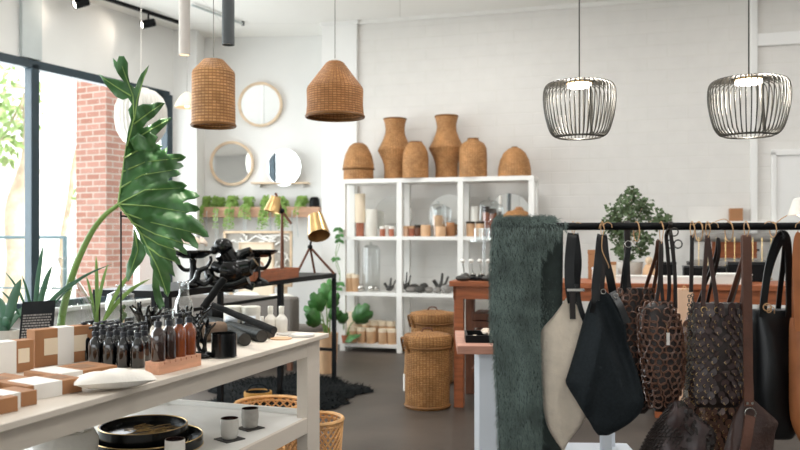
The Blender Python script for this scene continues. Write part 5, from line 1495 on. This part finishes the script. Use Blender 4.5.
for i in range(5): m.torus((.01*i, .01*(i % 2), .02+.018*i), .055+.005*(i % 3), .004, (rr.uniform(-.8, .8), -.6, rr.uniform(.2, 1)), 26, 5)
m.build('strands', 'twine', o)
# ---------------------------------------------------------------- clothes rack
RD = 3.4; KR = RD/F
BZ = H+(HY-226.3)*KR
t = thing('clothes_rack', 'black metal clothes rail carrying the scarf and the bags', 'clothes rack', ((500-400)*KR, RD, 0))
x1 = (905-500)*KR
MB().tube([(-.03, 0, BZ), (x1+.03, 0, BZ)], .0165, 14).build('rail', 'black_metal', t)
for x in (.06, x1): 
    MB().tube([(x, 0, 0), (x, 0, BZ-.01)], .016, 12).build('post', 'black_metal', t)
    MB().b2(x-.02, x+.02, -.24, .24, 0, .03).build('foot', 'black_metal', t, bevel=.004)
def bag(name, label, px, D=RD, cat='bag', group=None):
    o = thing(name, label, cat, ((px-400)*D/F, D, BZ), 0, group)
    o['k'] = D/F; o['px'] = px
    return o
def L(o, px, py, dy=0): return Vector(((px-o['px'])*o['k'], dy, H-(py-HY)*o['k']-BZ))
def rows(o, rr): return [((H-(py-HY)*o['k']-BZ), (a-o['px'])*o['k'], (b-o['px'])*o['k'], y, d) for py, a, b, y, d in rr]
def fine(rr, k=4):
    """interpolate the outline rows smoothly"""
    out = []
    for i in range(len(rr)-1):
        p0 = rr[max(0, i-1)]; p1 = rr[i]; p2 = rr[i+1]; p3 = rr[min(len(rr)-1, i+2)]
        for j in range(k):
            t = j/k
            out.append(tuple(.5*(2*b+(c-a)*t+(2*a-5*b+4*c-d)*t*t+(3*b-a-3*c+d)*t**3) for a, b, c, d in zip(p0, p1, p2, p3)))
    return out+[rr[-1]]
def twine(o, px, y1=233.5, bow=True):
    m = MB(); c = L(o, px, 226.3)
    bot = L(o, px, y1)
    m.tube([c+Vector((.002, -.02, -.005)), c+Vector((0, -.005, .0195)), c+Vector((0, .015, .012)), c+Vector((0, .02, -.01)), bot+Vector((0, .008, 0)), bot+Vector((0, -.006, -.006)), c+Vector((.004, -.021, -.01)), c+Vector((0, -.01, .018))], .0018, 6, 5)
    if bow:
        s = rnd.choice((-1, 1))
        m.tube([c+Vector((0, -.02, .004)), c+Vector((s*.012, -.03, .016)), c+Vector((s*.03, -.03, .009)), c+Vector((s*.034, -.03, -.006))], .0014, 5, 5)
        m.tube([c+Vector((0, -.02, .002)), c+Vector((-s*.014, -.03, .008)), c+Vector((-s*.02, -.03, -.01))], .0014, 5, 5)
    m.build('twine_tie', 'twine', o)
def strap(o, pts, wpx, mt, t=.004, side=(1, 0, 0), name='strap', dy=0):
    return MB().ribbon([L(o, *p) for p in pts], wpx*o['k'], t, side).build(name, mt, o)
def ringlet(o, px, py, r, dy=0, mt='gold_wire', nrm=(0, 1, 0), par=None):
    return MB().torus(L(o, px, py, dy), r, r*.16, nrm, 22, 6).build('ring', mt, par or o)

# scarf folded over the rail
o = bag('fur_scarf', 'grey green mohair scarf draped over the left end of the rail', 530, cat='scarf')
pts = []
n = 26
prof = []
zb = H-(462-HY)*KR-BZ
for i in range(n+1): prof.append((-.030-.012*math.sin(PI*i/n), zb+(0-zb)*i/n))
for a in range(1, 8): prof.append((-.030*math.cos(PI*a/8), .030*math.sin(PI*a/8)))
zb2 = H-(452-HY)*KR-BZ
for i in range(n+1): prof.append((.030+.010*math.sin(PI*i/n), 0+(zb2-0)*i/n))
xl = lambda z: (494-530)*KR+.012*math.sin(z*5)+(.012 if z < -.5 else 0)-(.004)
xr_f = lambda z: (537-530)*KR+.006*math.sin(z*7+1)
xr_b = lambda z: (564-530)*KR+max(0, -z-.55)*-.02
nx = 16; grid = []
for i, (y, z) in enumerate(prof):
    back = i > n+4
    u_ = min(1, max(0, (i-n)/8))
    a = xl(z)+u_*.03; b = xr_f(z)*(1-u_)+xr_b(z)*u_ if True else 0
    # near the rail both falls are as wide as the whole scarf
    wd = max(0, min(1, (z+.14)/.14)) if i <= n else 1
    b = b*(1-wd)+max(b, (563-530)*KR)*wd if i <= n else b
    for j in range(nx+1):
        x = a+(b-a)*j/nx
        grid.append((x, y-.014*noise.noise(Vector((x*16, z*2.2, 4 if back else 0)))*(1 if abs(z) > .05 else .2)-(.018*math.sin(PI*j/nx) if not back and z < -.02 else 0), z))
m = MB(); m.add(grid, [(i*(nx+1)+j, i*(nx+1)+j+1, (i+1)*(nx+1)+j+1, (i+1)*(nx+1)+j) for i in range(len(prof)-1) for j in range(nx)])
m.build('cloth', 'fur_base', o, solid=.018)
# second fold of the scarf hanging to the right behind the first one
b2_ = MB(); rr2 = [(233, 520, 563.5, .055, .016), (300, 522, 562, .058, .02), (380, 522, 556, .058, .022), (430, 522, 551, .058, .022), (465, 522, 556, .058, .02)]
m = MB(); 
fr_ = fine(rr2, 5); m.loft(rows(o, fr_), 24, .7, .012, 12, 3); m.build('fold', 'fur_base', o)
rr = random.Random(99); m = MB()
def strand(p, nrm, Ls):
    d = (nrm*rr.uniform(.3, 1)+Vector((rr.uniform(-.55, .55), rr.uniform(-.3, .3), -rr.uniform(.5, 1.7)))).normalized()*Ls
    s_ = d.cross(Vector((rr.uniform(-.4, .4), 1, 0))).normalized()*.0007
    q = p+d*.55+nrm*.003; e = p+d+Vector((rr.uniform(-.008, .008), 0, -.006))
    m.add([p-s_, p+s_, q+s_*.8, q-s_*.8, e], [(0, 1, 2, 3), (3, 2, 4)])
for i in range(26000):
    g = rr.random()
    if g < .62:   # front fall
        k_ = rr.randrange(n+7)*(nx+1)+rr.randrange(nx); f_ = rr.random(); h_ = rr.random()
        A, B_, C_, D_ = (Vector(grid[k_]), Vector(grid[k_+1]), Vector(grid[k_+nx+1]), Vector(grid[k_+nx+2]))
        p = (A*(1-f_)+B_*f_)*(1-h_)+(C_*(1-f_)+D_*f_)*h_
        nr = Vector((0, -1, 0)) if k_ < n*(nx+1) else Vector((0, -.3, 1))
        strand(p+nr*.009, nr, rr.uniform(.016, .034))
    elif g < .74:  # both side edges
        i_ = rr.randrange(n+6); s_ = rr.choice((0, nx)); p = Vector(grid[i_*(nx+1)+s_])
        strand(p+Vector((0, 0, rr.uniform(-.02, .02))), Vector((-1 if s_ == 0 else 1, -.3, 0)), rr.uniform(.012, .026))
    else:          # the fold behind
        i_ = rr.uniform(0, len(fr_)-1.01); q = fr_[int(i_)]; q2 = fr_[int(i_)+1]; f_ = i_-int(i_)
        py = q[0]+(q2[0]-q[0])*f_; a = q[1]+(q2[1]-q[1])*f_; b = q[2]+(q2[2]-q[2])*f_
        u_ = rr.uniform(.35, 1.0); p = L(o, a+(b-a)*u_, py, .058-.02*math.sqrt(max(0, 1-(2*u_-1)**2)))
        strand(p, Vector((.5 if u_ > .9 else 0, -1, 0)), rr.uniform(.014, .03))
f = m.build('fur_pile', 'fur_hair', o); f['kind'] = 'stuff'

# cream suede tote
o = bag('suede_tote', 'cream suede tote with a dark looped strap beside the scarf', 572, 3.42)
rr = [(298, 566, 571, 0, .012), (306, 561, 577, 0, .022), (318, 552, 584, 0, .035), (330, 542, 588, 0, .045), (345, 540.5, 591, 0, .05), (370, 541, 592, 0, .055), (400, 542.5, 589, 0, .055), (418, 545, 584, 0, .05), (430, 549, 576, 0, .042), (440, 555, 569, 0, .03), (447, 560, 565.5, 0, .018), (450, 562, 564, 0, .008)]
MB().loft(rows(o, fine(rr)), 36, .8, .016, 14, 5).build('body', 'cream_suede', o)
strap(o, [(571, 302, -.03), (568, 285, -.035), (568, 262, -.03), (571, 238, -.012), (573, 234, 0), (575, 238, .012), (578, 262, .02), (577, 285, .03), (578, 310, .03)], 9.5, 'black_leather', .006)
strap(o, [(570, 288, -.042), (570.5, 318, -.045)], 5.5, 'dark_brown', .006, name='strap_tail')
strap(o, [(577, 284, -.01), (577, 300, -.03), (582, 318, -.045), (590, 332, -.045)], 5, 'black_leather', .006, name='strap_tail')
MB().b2(*(lambda a, b: (a.x, b.x, -.05, -.036, b.z, a.z))(L(o, 564.5, 288), L(o, 582, 290.5))).build('buckle_bar', 'silver', o)
twine(o, 573)

# black slouchy shoulder bag
o = bag('slouch_bag', 'black slouchy cloth bag hanging in front of the cream tote', 602, 3.33)
rr = [(289, 598, 602, 0, .01), (294, 594, 609, 0, .02), (304, 589, 616, 0, .034), (320, 584, 623, 0, .05), (340, 578.5, 626, 0, .06), (360, 572.5, 632, 0, .066), (376, 567.5, 637.5, 0, .066), (382, 566, 639.5, 0, .066), (390, 569.5, 642, 0, .064), (402, 577, 643, 0, .06), (412, 583, 640, 0, .05), (422, 589.5, 630, 0, .042), (430, 594, 618, 0, .026), (435, 598, 609, 0, .01)]
body = MB().loft(rows(o, fine(rr, 5)), 60, .8, .016, 9, 11)
for v in body.v:   # long slanting folds in the cloth
    x, z = v.x/o['k']+602, HY-(v.z+BZ-H)/o['k']
    if v.y < 0:
        w_ = math.exp(-((x-(612+.33*(z-330)))/9)**2)*max(0, min(1, (400-z)/50))*max(0, min(1, (z-290)/20))
        w2_ = math.exp(-((x-(596-.2*(z-330)))/6)**2)*max(0, min(1, (z-300)/30))
        w3_ = math.exp(-((x-(626+.2*(z-330)))/5)**2)*max(0, min(1, (z-305)/20))*max(0, min(1, (410-z)/40))
        v.y += .05*w_-.026*w2_-.03*w3_
body.build('body', 'black_cloth', o)
strap(o, [(594, 300, -.03), (594.5, 285, -.02), (597, 262, -.02), (600, 239, -.008), (602, 235.5, 0), (604, 239, .01), (606, 258, .01), (611, 278, .015), (615, 296, .03)], 8, 'black_leather', .006)
strap(o, [(592.5, 288, -.03), (591.5, 300, -.04), (590, 312, -.03)], 5, 'black_leather', .005, name='strap_tail')
strap(o, [(603, 238, -.016), (602.5, 262, -.02), (601, 284, -.02), (601, 294, -.015)], 4.6, 'dark_brown', .005, name='strap_lining')
for px, py in ((592.5, 291), (614, 295), (601.5, 291)): ringlet(o, px, py, .010, -.03, 'silver')
strap(o, [(612, 292, .0), (618, 305, -.03), (624, 322, -.05)], 7, 'black_leather', .005, name='flap_edge')
twine(o, 602, 235); 
m = MB(); m.tube([L(o, 601, 236, -.02), L(o, 600, 250, -.035), L(o, 606, 264, -.035), L(o, 607, 268, -.03)], .002, 5, 5); m.build('twine_end', 'twine', o)

# bags covered in rings or scales: a leather body with a net of links over it
def sample(rr, py):
    for i in range(len(rr)-1):
        if rr[i][0] <= py <= rr[i+1][0]:
            f = (py-rr[i][0])/(rr[i+1][0]-rr[i][0]); return [a+(b-a)*f for a, b in zip(rr[i], rr[i+1])]
    return rr[-1]
def cover(o, rr, step, fn, e=.8, lo=.03, hi=.97):
    py0, py1 = rr[0][0], rr[-1][0]; py = py0+(py1-py0)*lo; r_i = 0
    while py < py0+(py1-py0)*hi:
        _, a, b, y, d = sample(rr, py); hw = (b-a)/2*o['k']; cx = ((a+b)/2-o['px'])*o['k']
        ci = 2*(hw*2+d*1.4); nn = max(6, int(ci/(step*o['k']))); 
        for i in range(nn):
            t = 2*PI*(i+.5*(r_i % 2))/nn
            ca, sa = math.cos(t), math.sin(t)
            x = cx+hw*math.copysign(abs(ca)**e, ca); yy = y+d*math.copysign(abs(sa)**e, sa)
            z = H-(py-HY)*o['k']-BZ
            nv = Vector((ca*d, sa*hw, 0)).normalized()
            fn(Vector((x, yy, z))+nv*.003, nv)
        py += step*.8; r_i += 1
def ringbag(name, label, px, D, rr, mt_body, mt_link, step, kind, group):
    o = bag(name, label, px, D, 'bag', group)
    rr = fine(rr, 4)
    MB().loft(rows(o, rr), 32, .8, .012, 10, px).build('body', mt_body, o)
    m = MB(); g = MB(); rv = random.Random(int(px))
    def f(p, nv):
        j = Vector((rv.uniform(-1, 1), 0, rv.uniform(-1, 1)))*.0015
        if kind == 'ring': 
            m.torus(p+j, step*o['k']*.53, step*o['k']*.105, nv+Vector((rv.uniform(-.25, .25), 0, rv.uniform(-.25, .25))), 12, 5)
        else:
            n2 = (nv+Vector((rv.uniform(-.3, .3), 0, rv.uniform(-.1, .45)))).normalized()
            m.disc(p+j, step*o['k']*.56, n2, .0022, 9)
            if rv.random() < .95: g.torus(p+j+n2*.003+Vector((0, 0, -step*o['k']*.42)), step*o['k']*.2, step*o['k']*.045, n2+Vector((.8, 0, 0)), 9, 4)
    cover(o, rr, step, f)
    m.build('ring_net' if kind == 'ring' else 'scale_cover', mt_link, o)
    if g.v: g.build('metal_links', 'gold_wire', o)['kind'] = 'stuff'
    return o
o = ringbag('lattice_bag', 'dark woven leather bag tied to the rail by a buckled belt', 627, 3.55,
    [(288, 622, 648, 0, .02), (300, 617, 655, 0, .035), (340, 618, 656, 0, .045), (380, 622, 654, 0, .045), (405, 630, 650, 0, .03), (413, 637, 645, 0, .012)], 'dark_brown', 'lattice_brown', 7.0, 'ring', 'ring mesh bags on the rail')
strap(o, [(622, 295, .0), (623, 270, -.03), (626, 250, -.03), (625, 236, -.028), (626, 224, -.02), (627, 222, .0), (629, 230, .022), (628, 250, .02), (629, 280, .02), (631, 298, .01)], 5.5, 'dark_brown', .006)
strap(o, [(628, 243, -.03), (624, 265, -.034), (623, 292, -.02)], 4, 'black_leather', .005, name='strap_tail')
ringlet(o, 626, 244, .014, -.036, 'silver'); ringlet(o, 627, 229, .017, -.026, 'silver', (0, .9, .2))
o = ringbag('lattice_bag', 'brown ring mesh bag with two thin straps and a white tag', 660, 3.38,
    [(302, 652, 668, 0, .02), (310, 642, 674, 0, .04), (330, 640, 680, 0, .055), (360, 643, 682, 0, .06), (385, 646, 680, 0, .055), (402, 650, 674, 0, .04), (411, 655, 667, 0, .018)], 'dark_brown', 'lattice_brown', 7.6, 'ring', 'ring mesh bags on the rail')
strap(o, [(654, 308, -.02), (658, 280, -.02), (659.5, 255, -.014), (661, 242, 0), (662.5, 255, .01), (662, 280, .01), (664, 306, .01)], 3.4, 'dark_brown', .005)
strap(o, [(669, 308, .01), (670.5, 280, .015), (669, 250, .02), (668, 235, .02), (669, 225, -.02), (670, 222, 0), (671, 228, .018), (671, 236, .0), (673, 270, -.02), (674, 308, -.02)], 3.6, 'dark_brown', .005)
ringlet(o, 672.5, 232, .017, -.02, 'bronze_wire'); ringlet(o, 667, 232, .012, -.024, 'bronze_wire')
MB().b2(*(lambda a, b: (a.x, b.x, -.066, -.062, b.z, a.z))(L(o, 661.5, 331), L(o, 664.5, 343))).build('white_tag', 'paper', o)
MB().tube([L(o, 663, 331, -.064), L(o, 661, 316, -.045)], .0012, 5).build('tag_string', 'twine', o)
o2 = o; twine(o, 661, 242, False)
# short strapped bag left of it: straps only reach the ring mesh
o = ringbag('lattice_bag', 'small dark ring mesh bag squeezed behind the slouchy bag', 637, 3.72,
    [(296, 636, 646, 0, .02), (306, 632, 652, 0, .03), (340, 630, 655, 0, .04), (380, 632, 655, 0, .04), (398, 640, 652, 0, .02)], 'dark_brown', 'lattice_brown', 6.5, 'ring', 'ring mesh bags on the rail')
strap(o, [(634, 302, -.1), (634, 280, -.2), (635, 255, -.3), (636.5, 240, -.31), (638, 255, -.30), (641, 280, -.2), (643, 302, -.1)], 3.2, 'strap_brown', .005); o3 = o
m = MB(); c = Vector(((636.5-400)*KR-o.location.x, RD-o.location.y, 0)); m.torus(c+Vector((0, 0, -.022)), .042, .0022, (1, 0, 0)); m.build('twine_tie', 'twine', o)

# bag on a metal chain with a scaly pointed pouch
o = bag('chain_bag', 'small scaly dark pouch hanging lowest on a metal chain', 691, 3.28)
strap(o, [(690, 292, -.01), (690.5, 265, -.012), (691.5, 240, -.006), (692, 236, 0), (692.5, 240, .006), (692.5, 265, .008), (692, 292, .01)], 3.6, 'dark_brown', .005)
twine(o, 692, 236)
m = MB()
def chain(pts, r):
    q = catmull([L(o, *p) for p in pts], 16); acc = 0; last = q[0]; i = 0
    for a, b in zip(q, q[1:]):
        acc += (b-a).length
        if acc > r*2.1:
            d = (b-a).normalized(); nn = d.cross(Vector((0, 1, 0))) if i % 2 else Vector((0, 1, 0))
            m.torus(b, r, r*.32, nn+d*.001, 10, 5); acc = 0; i += 1
chain([(688, 292, -.015), (687, 315, -.02), (686, 345, -.03), (684, 370, -.04), (681, 392, -.04), (677, 405, -.03)], .0062)
chain([(693.5, 292, .012), (693.5, 320, .0), (691, 350, -.02), (686, 380, -.03), (680, 405, -.02)], .0062)
m.build('chain', 'bronze_wire', o)
rr = fine([(401, 674, 681, 0, .012), (407, 671, 687, 0, .022), (416, 664, 696, 0, .034), (426, 657, 708, 0, .042), (434, 652, 714, 0, .046), (444, 647, 712, 0, .05), (456, 643, 708, 0, .05), (470, 642, 706, 0, .045), (480, 650, 700, 0, .02)], 4)
MB().loft(rows(o, rr), 40, .65, .03, 16, 7).build('pouch', 'plum_brown', o)
m = MB(); rv = random.Random(3)
def f(p, nv):
    if p.x < (680-691)*o['k']: m.tube([p, p+nv*.006+Vector((-.008, 0, -.012)), p+Vector((-.02, 0, -.016))], .004, 5)
    elif rv.random() < .8: m.disc(p, .0105, (nv+Vector((rv.uniform(-.5, .5), 0, .3))).normalized(), .002, 6)
cover(o, rr, 4.2, f); m.build('fringe', 'dark_brown', o)
MB().b2(*(lambda a, b: (a.x, b.x, -.05, -.045, b.z, a.z))(L(o, 680, 388), L(o, 683.5, 395))).build('charm', 'silver', o)

# large scale-covered bag
o = ringbag('scale_bag', 'big dark bag of leather discs with gold links', 711, 3.36,
    [(303, 697, 738, 0, .03), (312, 692, 742, 0, .045), (340, 690, 744, 0, .05), (375, 690, 743, 0, .05), (398, 693, 740, 0, .045), (407, 697, 737, 0, .02)], 'dark_brown', 'plum_brown', 7.2, 'scale', 'disc covered bags on the rail')
strap(o, [(700.5, 308, -.035), (700.5, 296, -.03), (703, 270, -.02), (706, 242, -.008), (707.5, 236, 0), (709, 242, .008), (712, 270, .0), (714, 296, -.02), (714, 306, -.03)], 4.2, 'brown_leather', .005)
for px in (700.5, 713.5): ringlet(o, px, 309, .012, -.04)
twine(o, 707.5, 236)
o = ringbag('scale_bag', 'brown disc covered bag hanging lower behind the bigger one', 728, 3.58,
    [(318, 706, 735, 0, .03), (335, 700, 752, 0, .045), (380, 700, 753, 0, .05), (430, 705, 750, 0, .05), (452, 712, 744, 0, .03), (460, 718, 738, 0, .012)], 'dark_brown', 'lattice_brown', 7.2, 'scale', 'disc covered bags on the rail')
strap(o, [(722, 322, .0), (723, 290, -.1), (727, 255, -.17), (729, 239, -.175), (731, 255, -.165), (734, 290, -.1), (737, 325, .0)], 4, 'strap_brown', .005)
strap(o, [(726, 322, .0), (727, 290, -.08), (728, 262, -.15), (729, 245, -.16)], 4.4, 'grey_fabric', .004, name='strap_lining')
m = MB(); c = Vector(((729-400)*KR-o.location.x, RD-o.location.y, 0)); m.torus(c+Vector((0, 0, -.022)), .042, .0022, (1, 0, 0)).tube([c+Vector((0, -.02, .01)), c+Vector((-.03, -.03, .03)), c+Vector((-.07, -.03, .02))], .0018, 5, 5); m.build('twine_tie', 'twine', o)
o = ringbag('scale_bag', 'narrow dark disc covered bag left of the big one', 697, 3.62,
    [(315, 690, 702, 0, .02), (330, 685, 706, 0, .035), (370, 684, 706, 0, .04), (405, 688, 706, 0, .03), (416, 693, 702, 0, .012)], 'dark_brown', 'lattice_brown', 6.8, 'scale', 'disc covered bags on the rail')
strap(o, [(690, 325, .0), (694, 290, -.1), (698, 255, -.2), (699, 238, -.215), (700, 255, -.21), (701, 290, -.1), (703, 325, .0)], 3, 'dark_brown', .005)
m = MB(); c = Vector(((699-400)*KR-o.location.x, RD-o.location.y, 0)); m.torus(c+Vector((0, 0, -.022)), .042, .0022, (1, 0, 0)); m.build('twine_tie', 'twine', o)

# brown belt strapped bag
o = bag('belt_bag', 'brown leather bag on one wide riveted strap', 744, 3.30)
rr = [(397, 744, 751, 0, .01), (402, 741, 756, 0, .02), (409, 737, 764, 0, .028), (418, 733.5, 774, 0, .034), (423, 732, 777, 0, .036), (432, 730, 774, 0, .04), (446, 727, 772, 0, .045), (465, 724, 770, 0, .045), (484, 728, 766, 0, .03)]
MB().loft(rows(o, fine(rr)), 40, .65, .03, 13, 21).build('body', 'brown_leather', o)
strap(o, [(745, 404, -.04), (744.5, 370, -.035), (744.5, 320, -.03), (745, 270, -.02), (745.5, 240, -.01), (746, 235.5, 0), (746.5, 240, .012), (748, 270, .02), (749, 320, .03), (750, 410, .03)], 9, 'strap_brown', .006)
b = MB().disc(L(o, 742.5, 401, -.044), .006, (0, -1, 0), .003, 14).disc(L(o, 747.5, 401, -.044), .006, (0, -1, 0), .003, 14)
MB().disc(L(o, 742.5, 401, -.044), .006, (0, -1, 0), .003, 14).build('rivet', 'silver', o); MB().disc(L(o, 747.5, 401, -.044), .006, (0, -1, 0), .003, 14).build('rivet', 'silver', o)
ringlet(o, 745.5, 411, .022, -.045, 'silver')
strap(o, [(745, 413, -.05), (742, 424, -.062), (738, 442, -.07), (732, 462, -.07)], 9.5, 'strap_brown', .008, name='strap_tail')
twine(o, 746, 236, False)

# black leather tote
o = bag('leather_tote', 'glossy black leather tote at the right of the rail', 773, 3.5)
rr = [(309, 752, 795, 0, .03), (314, 750.5, 796, 0, .04), (340, 750, 797, 0, .05), (370, 750, 798, 0, .055), (400, 751, 798, 0, .055), (425, 756, 796, 0, .05), (436, 762, 792, 0, .035), (439, 767, 788, 0, .012)]
MB().loft(rows(o, fine(rr)), 36, .75, .02, 9, 33).build('body', 'black_leather', o)
strap(o, [(758, 316, -.045), (759, 296, -.05), (763, 262, -.06), (768, 240, -.08), (772.5, 233.5, -.09), (778, 240, -.08), (782, 262, -.06), (784, 296, -.05), (784, 316, -.045)], 7, 'black_leather', .008)
strap(o, [(764, 314, .03), (765, 290, .0), (768, 262, -.04), (771, 244, -.08), (773, 237, -.092), (776, 244, -.08), (779, 262, -.04), (780, 290, .0), (781, 314, .03)], 5, 'black_leather', .006)
m = MB(); c = Vector(((773-400)*KR-o.location.x, RD-o.location.y, 0)); m.torus(c+Vector((0, 0, -.014)), .032, .0022, (1, 0, 0)).tube([c+Vector((0, -.02, .01)), c+Vector((.02, -.03, .03)), c+Vector((.045, -.03, .045))], .002, 5, 4).tube([c+Vector((0, -.02, .01)), c+Vector((-.03, -.03, .02)), c+Vector((-.05, -.03, .01))], .002, 5, 4); m.build('twine_tie', 'twine', o)
m = MB(); m.torus(L(o, 761, 306, -.06), .016, .0025, (.3, 1, .2)).torus(L(o, 763, 309, -.06), .011, .0025, (-.3, 1, .4)).tube([L(o, 759, 304, -.06), L(o, 766, 306, -.07), L(o, 768, 312, -.06)], .002, 5, 4); m.build('twine_bow', 'twine', o)

# tan bag at the right edge
o = bag('tan_bag', 'tan leather bag cut off by the right edge', 800, 3.4)
rr = [(318, 791, 835, 0, .03), (330, 790, 838, 0, .045), (380, 790, 840, 0, .05), (420, 792, 838, 0, .05), (442, 800, 830, 0, .02)]
MB().loft(rows(o, fine(rr)), 32, .8, .014, 10, 44).build('body', 'tan_leather', o)
strap(o, [(794, 330, -.04), (794, 290, -.03), (795, 255, -.015), (798, 238, -.004), (801, 234.5, 0), (804, 238, .008), (810, 270, .02), (814, 330, .03)], 8, 'tan_leather', .006)
strap(o, [(799, 330, .03), (798.5, 290, .025), (799, 250, .02), (801, 238, .01)], 7, 'tan_leather', .006, name='rear_strap')
twine(o, 800, 236)
